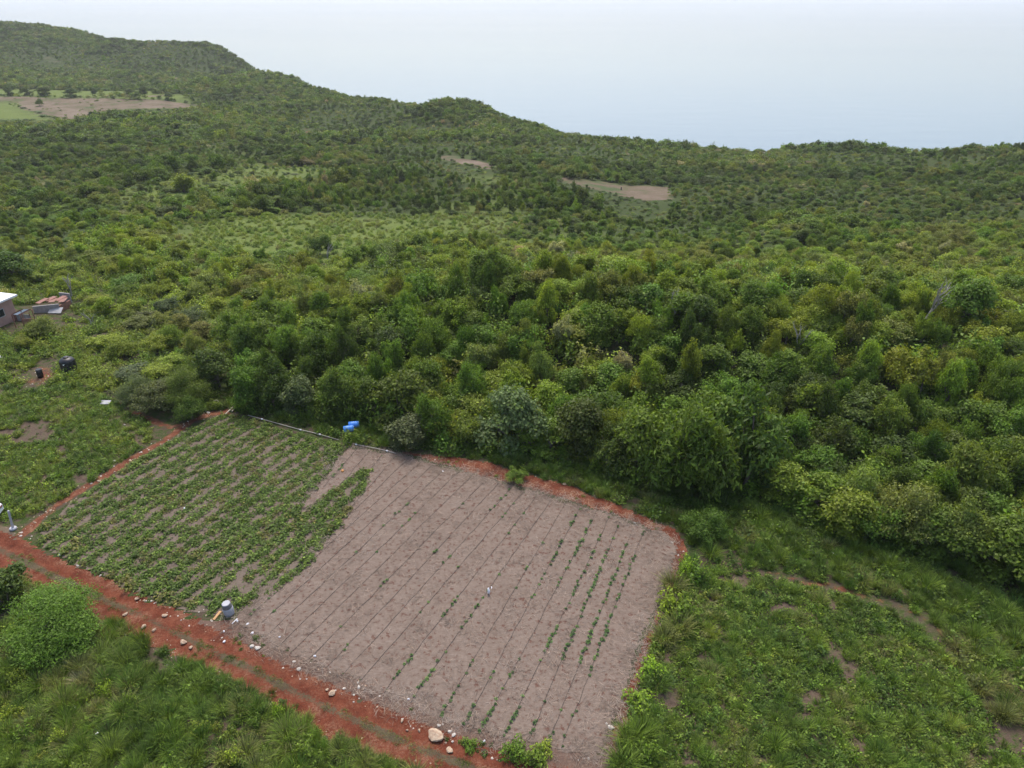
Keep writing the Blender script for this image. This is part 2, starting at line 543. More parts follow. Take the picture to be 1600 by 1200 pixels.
M['black_plastic'] = simple('black_plastic', (.008, .008, .010), .42, .3, 3.0)
M['blue_plastic'] = simple('blue_plastic', (.07, .27, .75), .45, .2, 3.0)
M['wood'] = simple('yellow_wood', (.52, .30, .13), .8, .3, 7.0)
M['palewood'] = simple('weathered_pole', (.55, .47, .38), .8, .3, 4.0)
M['rust'] = simple('rusted_zinc', (.30, .13, .085), .7, .5, 3.0, second=(.16, .075, .055))
M['zinc'] = simple('grey_zinc', (.42, .42, .42), .55, .35, 2.5, .3)
M['roofwhite'] = simple('painted_roof', (.78, .77, .77), .7, .08, 1.2)
M['pinkwall'] = simple('pink_render', (.42, .26, .21), .9, .25, 1.5)
M['block'] = simple('grey_block', (.34, .31, .29), .9, .3, 3.0)
M['car_white'] = simple('car_paint', (.78, .79, .80), .25, .03, 2.0)
M['glass'] = simple('dark_glass', (.02, .025, .03), .1, .1, 2.0)
M['rubber'] = simple('rubber', (.02, .02, .02), .8, .2, 5.0)
M['orange'] = simple('orange_plastic', (.55, .24, .06), .6, .3, 4.0)
M['straw'] = leaf_material('straw', .1, .8, vary=.35, yellow=(1.1, 1.0, .9))

# terrain: brown earth, red earth and green cover, by patches that belong to the place
m, nt, b = mat('terrain'); M['terrain'] = m
g = gcoord(nt)
n1 = noise(nt, 1.6, 6, .7, g); n2 = noise(nt, .25, 4, .6, g); n3 = noise(nt, 7.0, 3, .7, g)
earth = ramp(nt, n1, [(.3, (.062, .044, .032)), (.55, (.115, .082, .060)), (.75, (.170, .130, .098))])
red = ramp(nt, n1, [(.3, (.085, .027, .015)), (.5, (.150, .055, .031)), (.66, (.22, .115, .070)), (.8, (.30, .20, .14))])
green = ramp(nt, math_(nt, 'ADD', math_(nt, 'MULTIPLY', n3, .6), math_(nt, 'MULTIPLY', n2, .4)), [(.3, (0.020, 0.033, 0.009)), (.5, (0.040, 0.061, 0.015)), (.72, (0.073, 0.092, 0.026))])
mead = ramp(nt, n1, [(.3, (.065, .095, .020)), (.5, (.105, .140, .030)), (.72, (.150, .165, .050))])
veg = attr(nt, 'veg'); redA = attr(nt, 'red'); brownA = attr(nt, 'brown'); meadA = attr(nt, 'mead')
fv = ramp(nt, math_(nt, 'ADD', veg, math_(nt, 'MULTIPLY_ADD', n1, 1.1, -.55)), [(.42, 0.0), (.58, 1.0)])
fr = ramp(nt, math_(nt, 'ADD', redA, math_(nt, 'MULTIPLY_ADD', n1, .9, -.45)), [(.42, 0.0), (.60, 1.0)])
fb = ramp(nt, math_(nt, 'ADD', brownA, math_(nt, 'MULTIPLY_ADD', n2, .6, -.3)), [(.42, 0.0), (.58, 1.0)])
brown = ramp(nt, noise(nt, .06, 5, .7, g), [(.36, (.060, .085, .030)), (.46, (.125, .095, .062)), (.56, (.160, .118, .088)), (.7, (.20, .155, .115))])
c = mixc(nt, fv, earth, green)
c = mixc(nt, meadA, c, mead)
c = mixc(nt, fr, c, red)
c = mixc(nt, math_(nt, 'MULTIPLY', fb, .92), c, brown)
nt.links.new(c, b.inputs['Base Color'])
b.inputs['Roughness'].default_value = .95
b.inputs['Specular IOR Level'].default_value = .1
nt.links.new(bump(nt, n3, .6, .12), b.inputs['Normal'])

# red earth track
m, nt, b = mat('red_earth'); M['track'] = m
g = gcoord(nt)
n1 = noise(nt, 1.1, 6, .7, g); n3 = noise(nt, 9.0, 4, .75, g); n4 = noise(nt, 22.0, 3, .8, g)
redc = ramp(nt, n1, [(.30, (.080, .022, .012)), (.5, (.128, .036, .019)), (.72, (.185, .062, .034))])
pale = ramp(nt, n3, [(.4, (.22, .105, .060)), (.7, (.36, .23, .15))])
fp = ramp(nt, n4, [(.60, 0.0), (.70, 1.0)])
fp2 = ramp(nt, math_(nt, 'ADD', math_(nt, 'MULTIPLY', n3, .55), math_(nt, 'MULTIPLY', noise(nt, .8, 4, .6, g), .55)), [(.54, 0.0), (.66, .8)])
c = mixc(nt, fp2, redc, pale); c = mixc(nt, math_(nt, 'MULTIPLY', fp, .8), c, (0.330, 0.224, 0.152))
smoothA = attr(nt, 'rut')
c = mixc(nt, math_(nt, 'MULTIPLY', smoothA, .85), c, redc)
gr = attr(nt, 'grassy')
fg = ramp(nt, math_(nt, 'ADD', gr, math_(nt, 'MULTIPLY_ADD', n3, 1.2, -.6)), [(.4, 0.0), (.6, 1.0)])
c = mixc(nt, fg, c, ramp(nt, n1, [(.3, (.060, .048, .028)), (.7, (.125, .095, .058))]))
st = attr(nt, 'strawy')
fs = ramp(nt, math_(nt, 'ADD', st, math_(nt, 'MULTIPLY_ADD', n3, 1.2, -.6)), [(.4, 0.0), (.6, .8)])
c = mixc(nt, fs, c, ramp(nt, n4, [(.3, (0.086, 0.059, 0.046)), (.7, (0.185, 0.139, 0.109))]))
nt.links.new(c, b.inputs['Base Color'])
b.inputs['Roughness'].default_value = .95; b.inputs['Specular IOR Level'].default_value = .1
nt.links.new(bump(nt, n3, .7, .10), b.inputs['Normal'])

# dry mulch of the bean field and the soil of the leafy field
def mulch(name, stops, redspots):
    m, nt, b = mat(name)
    g = gcoord(nt)
    parts = []
    for k, (ang, sx) in enumerate(((20, 1.0), (75, 1.0), (130, 1.0))):
        mp = N(nt, 'ShaderNodeMapping')
        mp.inputs['Rotation'].default_value = (0, 0, R(ang)); mp.inputs['Scale'].default_value = (2.0, 16.0, 1)
        mp.inputs['Location'].default_value = (k * 13.1, k * 7.7, 0)
        nt.links.new(g, mp.inputs['Vector'])
        parts.append(noise(nt, 1.3, 3, .65, mp.outputs[0], .6))
    mx = math_(nt, 'MAXIMUM', math_(nt, 'MAXIMUM', parts[0], parts[1]), parts[2])
    n1 = noise(nt, .55, 5, .65, g); n2 = noise(nt, 3.2, 5, .7, g)
    f = math_(nt, 'ADD', math_(nt, 'MULTIPLY', mx, .6), math_(nt, 'MULTIPLY_ADD', n1, .22, math_(nt, 'MULTIPLY_ADD', n2, .45, -.13)))
    c = ramp(nt, f, stops)
    spots = ramp(nt, n2, [(redspots, 1.0), (redspots + .07, 0.0)])
    c = mixc(nt, math_(nt, 'MULTIPLY', spots, .75), c, (0.099, 0.040, 0.028))
    nt.links.new(c, b.inputs['Base Color'])
    b.inputs['Roughness'].default_value = .95; b.inputs['Specular IOR Level'].default_value = .1
    nt.links.new(bump(nt, f, .5, .08), b.inputs['Normal'])
    return m
M['mulch'] = mulch('dry_mulch', [(.30, (.075, .053, .040)), (.45, (.142, .105, .082)), (.60, (.190, .146, .117)), (.82, (.265, .215, .175))], .37)
M['cropsoil'] = mulch('leafy_field_soil', [(.30, (0.059, 0.046, 0.033)), (.45, (0.106, 0.083, 0.063)), (.60, (0.152, 0.119, 0.092)), (.8, (0.198, 0.165, 0.132))], .30)

# sea
m, nt, b = mat('sea_water'); M['sea'] = m
g = gcoord(nt)
mp = N(nt, 'ShaderNodeMapping'); mp.inputs['Scale'].default_value = (.35, 1.0, 1)
nt.links.new(g, mp.inputs['Vector'])
w1 = noise(nt, .045, 4, .6, mp.outputs[0]); w2 = noise(nt, .3, 3, .6, mp.outputs[0]); w3 = noise(nt, .0016, 3, .5, mp.outputs[0])
b.inputs['Base Color'].default_value = (.10, .15, .18, 1)
nt.links.new(ramp(nt, w3, [(.3, .15), (.7, .17)]), b.inputs['Roughness'])
b.inputs['IOR'].default_value = 1.33
nt.links.new(bump(nt, math_(nt, 'ADD', w1, math_(nt, 'MULTIPLY', w2, .25)), .16, 1.2), b.inputs['Normal'])

# ------------------------------------------------------------------ ground sheet, graded finer towards the camera
def graded(lo, hi, f0, f1, step, grow):
    a = list(np.arange(f0, f1 + 1e-6, step))
    s, p = step, f1
    while p < hi:
        s = min(s * grow, 9.0); p += s; a.append(min(p, hi))
    s, p = step, f0
    pre = []
    while p > lo:
        s = min(s * grow, 9.0); p -= s; pre.append(max(p, lo))
    return np.array(pre[::-1] + a)


gx = graded(-1000, 760, -62, 62, .5, 1.05)
gy = graded(-160, 1250, 14, 95, .5, 1.035)
GX, GY = np.meshgrid(gx, gy)
fx, fy = GX.ravel(), GY.ravel()
GZ = height(fx, fy)
near = (fy < 110) & (np.abs(fx) < 90)


def resample(line, n=40):
    d = np.concatenate([[0], np.cumsum(np.hypot(*np.diff(line, axis=0).T))])
    t = np.linspace(0, d[-1], n)
    return np.stack([np.interp(t, d, line[:, 0]), np.interp(t, d, line[:, 1])], 1)


track_mid = (resample(RUT_UP) + resample(RUT_LOW)) / 2


def track_sd(x, y):
    return 1.45 - ldist(track_mid, x, y)


def soft(poly, x, y, w=.6):
    return np.clip(.5 + sdist(poly, x, y) / (2 * w), 0, 1)


veg = np.full(len(fx), .62); redm = np.zeros(len(fx)); brn = np.zeros(len(fx)); mdw = np.zeros(len(fx)); sink = np.zeros(len(fx))
xn, yn = fx[near], fy[near]
v = np.full(len(xn), .55); rd = np.zeros(len(xn)); sk = np.zeros(len(xn)); bw = np.zeros(len(xn))
for p in (P_FIELD, P_CROP, P_VERGE, P_TOPRED, P_SIDERED):
    sk = np.maximum(sk, smooth(.15, .9, sdist(p, xn, yn)))
sk = np.maximum(sk, smooth(.15, .9, track_sd(xn, yn)))
for p, q in ((P_BLGRASS, .42), (P_WEEDS, .38), (P_RGRASS, .45), (P_LROUGH, .40), (P_LUPPER, .50), (P_VERGEGRASS, .50)):
    v = v * (1 - soft(p, xn, yn, .8)) + q * soft(p, xn, yn, .8)
for ln, w in ((L_LEFTPATH, .45), (L_LEFTSPUR, .4), (L_RIGHTPATH, .42)):
    rd = np.maximum(rd, np.clip(1.0 - ldist(ln, xn, yn) / (2 * w), 0, 1) * (.78 if ln is not L_RIGHTPATH else .6) * (.5 + vnoise(xn, yn, 2.2, 19, 2)))
for p in (P_BAREL, P_BARE2):
    rd = np.maximum(rd, soft(p, xn, yn, 1.1) * (.05 + 1.15 * vnoise(xn, yn, 1.5, 17, 2)))
bw = np.maximum(bw, soft(P_TANPAD, xn, yn, .3))
veg[near], redm[near], sink[near], brn[near] = v, rd, sk, bw
ff = ~near
xf, yf = fx[ff], fy[ff]
md = np.zeros(len(xf)); bf = np.zeros(len(xf)); rf = np.zeros(len(xf))
for p, w in ((P_MEADOW, 7), (P_MEADOW2, 9), (P_FARGREEN, 3), (P_FARHEDGE, 4)):
    md = np.maximum(md, np.clip(soft(p, xf, yf, w) * (.35 + 1.3 * vnoise(xf, yf, 9, 23, 3) + .6 * (w < 5)), 0, 1))
md = np.maximum(md, .7 * smooth(.5, .66, vnoise(xf, yf, 34, 27, 3)) * smooth(60, -20, xf) * smooth(330, 240, yf))
for p, w in ((P_FARBROWN1, 3), (P_FARBROWN2, 3), (P_FARLEFT, 7), (P_FARSTRIP, 3), (P_SCAR, 4)):
    bf = np.maximum(bf, np.clip(soft(p, xf, yf, w) * (.45 + 1.1 * vnoise(xf, yf, 14, 29, 3)), 0, 1))
md = np.maximum(md, .8 * soft(P_FARLEFT, xf, yf, 6))
rf = np.maximum(rf, np.clip(.75 - ldist(L_FARPATH, xf, yf) / 6, 0, 1))
mdw[ff] = md; brn[ff] = bf; redm[ff] = rf
RAWGRID = GZ.reshape(GX.shape).copy()
GZ = GZ - sink * .12
idx = np.arange(fx.size).reshape(GX.shape)
F = np.stack([idx[:-1, :-1].ravel(), idx[:-1, 1:].ravel(), idx[1:, 1:].ravel(), idx[1:, :-1].ravel()], 1)
me = mesh_np('ground', np.stack([fx, fy, GZ], 1), F, True)
for nme, val in (('veg', veg), ('red', redm), ('brown', brn), ('mead', mdw)): fattr(me, nme, val)
tag(link('ground', me, mat=M['terrain']), 'green and brown hill land falling to the sea', None, kind='structure')

# sea
s = 30000.0
me = mesh_np('sea', [(-s, 250, SEA_Z), (s, 250, SEA_Z), (s, s, SEA_Z), (-s, s, SEA_Z)], [(0, 1, 2, 3)])
tag(link('sea', me, mat=M['sea']), 'pale calm sea beyond the green ridges', None, kind='structure')

# the ploughed red track with two wheel ruts and a grassy middle
def track_keep(x, y):
    nz = (vnoise(x, y, 1.3, 31, 3) - .5) * 1.3
    k = track_sd(x, y) + nz * .6 > 0
    for p in (P_VERGE, P_TOPRED, P_SIDERED):
        k |= sdist(p, x, y) + nz * .55 > 0
    return k & (sdist(P_FIELD, x, y) < .45)


def rut_depth(x, y):
    du, dl = ldist(RUT_UP, x, y), ldist(RUT_LOW, x, y)
    return np.exp(-(du / .55) ** 2), np.exp(-(dl / .45) ** 2)


def track_z(x, y):
    a, b_ = rut_depth(x, y)
    return height(x, y) + .012 - .06 * np.maximum(a, b_) + (vnoise(x, y, .7, 41, 3) - .5) * .07


def split_sheet(name, keep, label):
    me, x, y = grid_sheet(name, -46, 24, 14, 62, .2, keep, track_z)
    a, b_ = rut_depth(x, y)
    mid = ldist(track_mid, x, y)
    fattr(me, 'rut', np.maximum(a, b_ * .7))
    fattr(me, 'grassy', np.clip(np.clip(1.1 - mid / .5, 0, 1) * (track_sd(x, y) > 0) * (.30 + .75 * vnoise(x, y, 1.3, 93, 3)), 0, 1))
    up_side = (sdist(P_VERGE, x, y) > -.3) & (ldist(RUT_UP, x, y) > .6)
    fattr(me, 'strawy', np.clip(np.where(up_side, .25 + .75 * vnoise(x, y, 2.2, 91, 3), 0) + .5 * np.clip(.9 + sdist(P_FIELD, x, y) / .8, 0, 1) * (track_sd(x, y) < .1), 0, 1))
    tag(link(name, me, mat=M['track']), label, None, kind='structure')


split_sheet('dirt_track', lambda x, y: track_keep(x, y) & ((track_sd(x, y) > -1.2) | (sdist(P_VERGE, x, y) > -1)), 'red earth track with two wheel ruts below the fields')
split_sheet('red_soil_margin', lambda x, y: track_keep(x, y) & ~((track_sd(x, y) > -1.2) | (sdist(P_VERGE, x, y) > -1)), 'bare red soil strip along the top of the dry field')


def field_keep(x, y):
    return (sdist(P_FIELD, x, y) + (vnoise(x, y, .9, 51, 3) - .5) * .9 > 0) & (sdist(P_CROP, x, y) < .25)


me, x, y = grid_sheet('dry_field', -26, 16, 19, 55, .2, field_keep, lambda x, y: height(x, y) + .035 + (vnoise(x, y, .6, 61, 3) - .5) * .06)
tag(link('dry_field', me, mat=M['mulch']), 'dry field covered in grey-brown straw mulch', None, kind='structure')
me, x, y = grid_sheet('crop_field', -52, -9, 28, 66, .25, lambda x, y: sdist(P_CROP, x, y) + (vnoise(x, y, .9, 52, 3) - .5) * .9 > 0, lambda x, y: height(x, y) + .02 + (vnoise(x, y, .6, 62, 3) - .5) * .05)
tag(link('crop_field', me, mat=M['cropsoil']), 'brown soil of the leafy crop field', None, kind='structure')

# haze: one closed box of pale air round the camera and the land
m = bpy.data.materials.new('haze'); m.use_nodes = True; nt = m.node_tree
nt.nodes.remove(nt.nodes['Principled BSDF'])
pv = N(nt, 'ShaderNodeVolumePrincipled')
pv.inputs['Color'].default_value = (.95, .97, 1.0, 1)
pv.inputs['Density'].default_value = .00012
pv.inputs['Anisotropy'].default_value = .3
nt.links.new(pv.outputs[0], nt.nodes['Material Output'].inputs['Volume'])
m.cycles.homogeneous_volume = True
hb = MB().box((0, 14950, -24.5), (60200, 30500, 129)).build('haze', m)
tag(hb, 'pale sea haze filling the air', None, kind='stuff')

# ------------------------------------------------------------------ plants: prototypes
def hraw(x, y):
    return hfast(x, y, RAWGRID)


def hfast(x, y, Z=None):
    """height of the ground sheet itself, by looking it up"""
    x = np.asarray(x, float); y = np.asarray(y, float)
    i = np.clip(np.searchsorted(gx, x) - 1, 0, len(gx) - 2); j = np.clip(np.searchsorted(gy, y) - 1, 0, len(gy) - 2)
    tx = np.clip((x - gx[i]) / (gx[i + 1] - gx[i]), 0, 1); ty = np.clip((y - gy[j]) / (gy[j + 1] - gy[j]), 0, 1)
    Z = HGRID if Z is None else Z
    return (Z[j, i] * (1 - tx) + Z[j, i + 1] * tx) * (1 - ty) + (Z[j + 1, i] * (1 - tx) + Z[j + 1, i + 1] * tx) * ty


HGRID = GZ.reshape(GX.shape)


def unit(a):
    return a / np.maximum(np.linalg.norm(a, axis=1, keepdims=True), 1e-9)


def leaf_geo(P, Nr, L, W, rng, droop=0.0, fold=.15):
    n = len(P)
    Nr = unit(Nr)
    t = rng.normal(size=(n, 3))
    t -= (t * Nr).sum(1, keepdims=True) * Nr
    t = unit(unit(t) + np.array([0, 0, -droop]))
    s = unit(np.cross(Nr, t))
    Nn = np.cross(t, s)
    L = np.broadcast_to(L, n)[:, None]; W = np.broadcast_to(W, n)[:, None]
    base, tip = P - t * L / 2, P + t * L / 2
    le = P + s * W / 2 + Nn * W * fold; ri = P - s * W / 2 + Nn * W * fold
    V = np.stack([base, ri, tip, le], 1).reshape(-1, 3)
    i = np.arange(n)[:, None] * 4
    Fc = np.concatenate([i + np.array([[0, 1, 2]]), i + np.array([[0, 2, 3]])], 0)
    return V, Fc, np.repeat(rng.random(n), 4)


def lobes_for(kind, rng):
    """ragged crowns: many small clumps of unequal size, some standing well out of the mass"""
    out = []  # centre, radii
    lean = rng.normal(size=2) * .35
    sq = np.array([rng.uniform(.8, 1.15), rng.uniform(.8, 1.15)])
    def add(c, r, zr):
        c = np.array(c, float)
        c[:2] = c[:2] * sq + lean * (c[2] / 3.0)
        out.append((c, np.array([r * rng.uniform(.75, 1.3), r * rng.uniform(.75, 1.3), r * zr])))
    if kind == 'dome':
        for k in range(26):
            u = rng.normal(size=3); u /= np.linalg.norm(u); u[2] = abs(u[2]) * .95 - .2
            q = rng.uniform(.55, 1.12) if k % 6 else rng.uniform(1.1, 1.4)
            add((u[0] * 1.45 * q, u[1] * 1.45 * q, 2.2 + u[2] * 1.6 * q), rng.uniform(.3, .72), .75)
        for k in range(9):
            a = rng.uniform(0, 6.28); q = rng.uniform(.9, 1.7)
            add((math.cos(a) * q, math.sin(a) * q, rng.uniform(.4, 1.3)), rng.uniform(.3, .65), .8)
    elif kind == 'mango':
        for k in range(30):
            u = rng.normal(size=3); u /= np.linalg.norm(u)
            q = rng.uniform(.7, 1.1) if k % 6 else rng.uniform(1.1, 1.3)
            add((u[0] * 1.4 * q, u[1] * 1.4 * q, 2.5 + u[2] * 1.75 * q), rng.uniform(.38, .8), 1.05)
    elif kind in ('feather', 'fine'):
        for k in range(24):
            a = rng.uniform(0, 6.28); q = math.sqrt(rng.uniform(0, 1)) * 1.95
            add((math.cos(a) * q, math.sin(a) * q, .7 + (2.0 - q) * rng.uniform(.5, 1.2) + rng.uniform(0, .8)), rng.uniform(.35, .85), .34)
    elif kind == 'upright':
        for k in range(20):
            a = rng.uniform(0, 6.28); q = rng.uniform(.1, 1.0)
            z = rng.uniform(.7, 3.3) * (1.1 - .25 * q)
            r = rng.uniform(.28, .5)
            out.append((np.array([math.cos(a) * q * (.5 + .33 * z), math.sin(a) * q * (.5 + .33 * z), z]), np.array([r, r, r * rng.uniform(1.2, 1.9)])))
    elif kind == 'scrub':
        for k in range(20):
            u = rng.normal(size=3); u /= np.linalg.norm(u); u[2] = abs(u[2]) - .2
            q = rng.uniform(.4, 1.35)
            add((u[0] * 1.5 * q, u[1] * 1.5 * q, 1.4 + u[2] * 1.3 * q), rng.uniform(.22, .55), rng.uniform(.7, 1.5))
    return out


LEAFS = {'dome': (.27, .17, .2), 'mango': (.40, .13, .75), 'feather': (.20, .12, 0.1), 'upright': (.26, .12, -.5), 'scrub': (.22, .14, 0.1), 'fine': (.14, .055, .15)}


def crown_geo(kind, seed, lod):
    rng = np.random.default_rng(seed)
    lobes = lobes_for(kind, rng)
    L, W, droop = LEAFS[kind]
    tufts, per, sc, spread = {0: (46, 5, .95, .17), 1: (21, 4, 1.4, .2), 2: (8, 2, 2.6, .3)}[lod]
    if kind == 'feather' and lod == 0: tufts = 60
    if kind == 'fine' and lod == 0: tufts, per, spread = 120, 7, .15
    VV, FF, AA = [], [], []
    base = 0
    for c, r in lobes:
        nt_ = int(tufts * (0.6 + .4 * r[0] / .7))
        u = unit(rng.normal(size=(nt_ * 2, 3)))
        u = u[u[:, 2] > -.45][:nt_]
        p = c + u * r * (1.2 - .75 * rng.random((len(u), 1)) ** 1.7)
        P = np.repeat(p, per, 0) + rng.normal(size=(len(p) * per, 3)) * spread * np.array([1, 1, .7])
        U = np.repeat(u, per, 0)
        Nr = U * .55 + np.array([0, 0, .55]) + rng.normal(size=P.shape) * .45
        n = len(P)
        V, Fc, A = leaf_geo(P, Nr, L * sc * rng.uniform(.7, 1.3, n), W * sc * rng.uniform(.75, 1.25, n), rng, droop)
        # leaves of one clump share a little of their shade
        A = np.clip(A * .6 + np.repeat(rng.random(len(p)), per * 4)[:len(A)] * .4, 0, 1)
        VV.append(V); FF.append(Fc + base); AA.append(A); base += len(V)
    V = np.concatenate(VV); V[:, 2] = np.maximum(V[:, 2], .03)
    return V, np.concatenate(FF), np.concatenate(AA), lobes


def trunk_mb(kind, seed, lobes, n=6, limbs=7):
    rng = random.Random(seed)
    mb = MB()
    stems = 1 if kind in ('dome', 'mango') else 3
    for sI in range(stems):
        a = rng.uniform(0, 6.28)
        lean = .25 if stems == 1 else .5
        top = Vector((math.cos(a) * lean, math.sin(a) * lean, 1.7))
        r0 = .15 if stems == 1 else .07
        b0 = Vector((math.cos(a) * .1 * (stems > 1), math.sin(a) * .1 * (stems > 1), -.35))
        mb.tube([b0, b0.lerp(top, .5) + Vector((rng.uniform(-.1, .1), rng.uniform(-.1, .1), 0)), top], [r0, r0 * .8, r0 * .6], n)
        for c, r in rng.sample(lobes, min(len(lobes), limbs // stems + 1)):
            c = Vector(c)
            s0 = b0.lerp(top, rng.uniform(.45, 1.0))
            mid = s0.lerp(c, .5) + Vector((0, 0, .15))
            mb.tube([s0, mid, c + Vector((0, 0, r[2] * .7))], [r0 * .5, r0 * .32, r0 * .12], 5)
    return mb


PROTO = bpy.data.collections.new('prototypes')   # never linked to the scene


def tri_of(mb):
    f = []
    for q in mb.f:
        for i in range(1, len(q) - 1): f.append((q[0], q[i], q[i + 1]))
    return np.array(mb.v, float), np.array(f, int)


KIND_LIST = ['dome', 'dome', 'mango', 'feather', 'feather', 'upright', 'scrub', 'scrub', 'scrub', 'dome', 'feather', 'mango', 'fine']
NK = len(KIND_LIST)
CROWN, TRUNK, TREE_PROTO = {}, {}, {0: [], 1: [], 2: []}
for lod in (0, 1, 2):
    for vi, kind in enumerate(KIND_LIST):
        V, Fc, A, lobes = crown_geo(kind, 100 + vi, lod)
        if lod == 0:
            me = mesh_np('crown_' + kind, V, Fc); fattr(me, 'leaf', A); me.materials.append(M['leaf'])
            CROWN[vi] = me
            tm = trunk_mb(kind, 200 + vi, lobes)
            t_me = tm.mesh('trunk_' + kind, True); t_me.materials.append(M['bark'])
            TRUNK[vi] = t_me
        if lod < 2:
            tv, tf = tri_of(trunk_mb(kind, 200 + vi, lobes, 5, 4))
            V2 = np.concatenate([V, tv]); F2 = np.concatenate([Fc, tf + len(V)])
            me = mesh_np('tree_%s_%d' % (kind, lod), V2, F2)
            fattr(me, 'leaf', np.concatenate([A, np.full(len(tv), .5)]))
            me.materials.append(M['leaf']); me.materials.append(M['bark'])
            me.polygons.foreach_set('material_index', np.concatenate([np.zeros(len(Fc), np.int32), np.ones(len(tf), np.int32)]))
        else:
            me = mesh_np('tree_%s_%d' % (kind, lod), V, Fc); fattr(me, 'leaf', A); me.materials.append(M['leaf'])
        o = bpy.data.objects.new('proto_tree_%d_%02d' % (lod, vi), me)
        TREE_PROTO[lod].append(o)


def blade_geo(n, rng, r0, h, w, arch, seg=3):
    a = rng.uniform(0, 2 * np.pi, n)
    out = np.stack([np.cos(a), np.sin(a), np.zeros(n)], 1)
    side = np.stack([-np.sin(a), np.cos(a), np.zeros(n)], 1)
    root = out * (r0 * np.sqrt(rng.random(n)))[:, None]
    H = (h * rng.uniform(.6, 1.15, n))[:, None]
    ar = (arch * rng.uniform(.3, 1.5, n))[:, None] * H
    V = []
    for k in range(seg + 1):
        t = k / seg
        p = root + out * ar * t ** 1.8 + np.array([0, 0, 1]) * H * (t - .42 * t * t * np.minimum(ar / H, 1.3) * 1.0)
        wd = w * (1 - t) ** .7 + .004
        V += [p - side * wd / 2, p + side * wd / 2]
    V = np.stack(V, 1)
    m_ = 2 * (seg + 1)
    i = np.arange(n)[:, None] * m_
    Fc = np.concatenate([i + np.array([[2 * k, 2 * k + 1, 2 * k + 3, 2 * k + 2]]) for k in range(seg)], 0)
    return V.reshape(-1, 3), Fc, np.repeat(rng.random(n), m_)


GRASS = []
for k, (n, r0, h, w, arch) in enumerate([(240, .36, .80, .022, .5), (260, .42, .72, .022, .65), (170, .30, .55, .022, .6), (100, .22, .36, .022, .7), (90, .26, .24, .022, .9)]):
    V, Fc, A = blade_geo(n, np.random.default_rng(300 + k), r0, h, w, arch)
    me = mesh_np('grass_tuft_%d' % k, V, Fc); fattr(me, 'leaf', A); me.materials.append(M['grass'])
    GRASS.append(me)


def low_plant(name, seed, n, rad, h, L, W, flat=.5, stalk=True):
    rng = np.random.default_rng(seed)
    u = unit(rng.normal(size=(n, 3))); u[:, 2] = np.abs(u[:, 2])
    P = u * np.array([rad, rad, h]) * rng.uniform(.45, 1.0, (n, 1)) * (1 + .35 * np.sin(np.arctan2(u[:, 1], u[:, 0]) * 3 + seed))[:, None]
    P[:, 2] += .03
    Nr = u * .4 + np.array([0, 0, .7]) + rng.normal(size=P.shape) * flat
    V, Fc, A = leaf_geo(P, Nr, L * rng.uniform(.7, 1.3, n), W * rng.uniform(.7, 1.3, n), rng, .1)
    V[:, 2] = np.maximum(V[:, 2], .01)
    me = mesh_np(name, V, Fc); fattr(me, 'leaf', A); me.materials.append(M['leaf'])
    return me


WEED = [low_plant('weed_%d' % k, 400 + k, n, r, h, L, W) for k, (n, r, h, L, W) in enumerate([(90, .38, .42, .15, .09), (70, .45, .28, .13, .09), (120, .55, .6, .17, .10), (50, .28, .25, .14, .08)])]
CROP = [low_plant('crop_%d' % k, 430 + k, n, r, h, .15, .12, .35) for k, (n, r, h) in enumerate([(75, .42, .26), (60, .38, .22), (90, .5, .30)])]
BUSH = [low_plant('bush_%d' % k, 450 + k, n, r, h, .20, .12, .5) for k, (n, r, h) in enumerate([(700, .95, 1.15), (650, 1.05, .9), (500, .8, 1.3)])]


def seedling(seed, n, h):
    rng = np.random.default_rng(seed)
    a = np.arange(n) * 2.4 + rng.uniform(0, .5, n)
    q = rng.uniform(.35, 1.0, n)
    P = np.stack([np.cos(a) * q * .5, np.sin(a) * q * .5, h * (1.1 - .7 * q)], 1)
    Nr = np.stack([np.cos(a) * .5, np.sin(a) * .5, np.ones(n)], 1) + rng.normal(size=(n, 3)) * .2
    V, Fc, A = leaf_geo(P, Nr, .55, .42, rng, .2)
    V[:, 2] = np.maximum(V[:, 2], .02)
    tv, tf = tri_of(MB().tube([(0, 0, -.15), (0.03, .02, h * .8)], [.05, .03], 5))
    me = mesh_np('seedling', np.concatenate([V, tv]), np.concatenate([Fc, tf + len(V)])); fattr(me, 'leaf', np.concatenate([A, np.full(len(tv), .3)])); me.materials.append(M['leaf'])
    return me


SEED = [seedling(470 + k, n, h) for k, (n, h) in enumerate([(9, .55), (12, .7), (7, .45), (14, .8)])]

STRAW = []
for k in range(3):
    rng = np.random.default_rng(500 + k)
    n = 80
    P = np.concatenate([rng.normal(size=(n, 2)) * .38, rng.uniform(.02, .08, (n, 1))], 1)
    V, Fc, A = leaf_geo(P, np.array([[0, 0, 1.0]]) + rng.normal(size=(n, 3)) * .12, rng.uniform(.25, .7, n), .015, rng, 0, 0)
    me = mesh_np('straw_%d' % k, V, Fc); fattr(me, 'leaf', A); me.materials.append(M['straw'])
    STRAW.append(me)


def protos(meshes, prefix):
    out = []
    for k, me in enumerate(meshes):
        o = bpy.data.objects.new('proto_%s_%02d' % (prefix, k), me); out.append(o)
    return out


_nstuff = 0


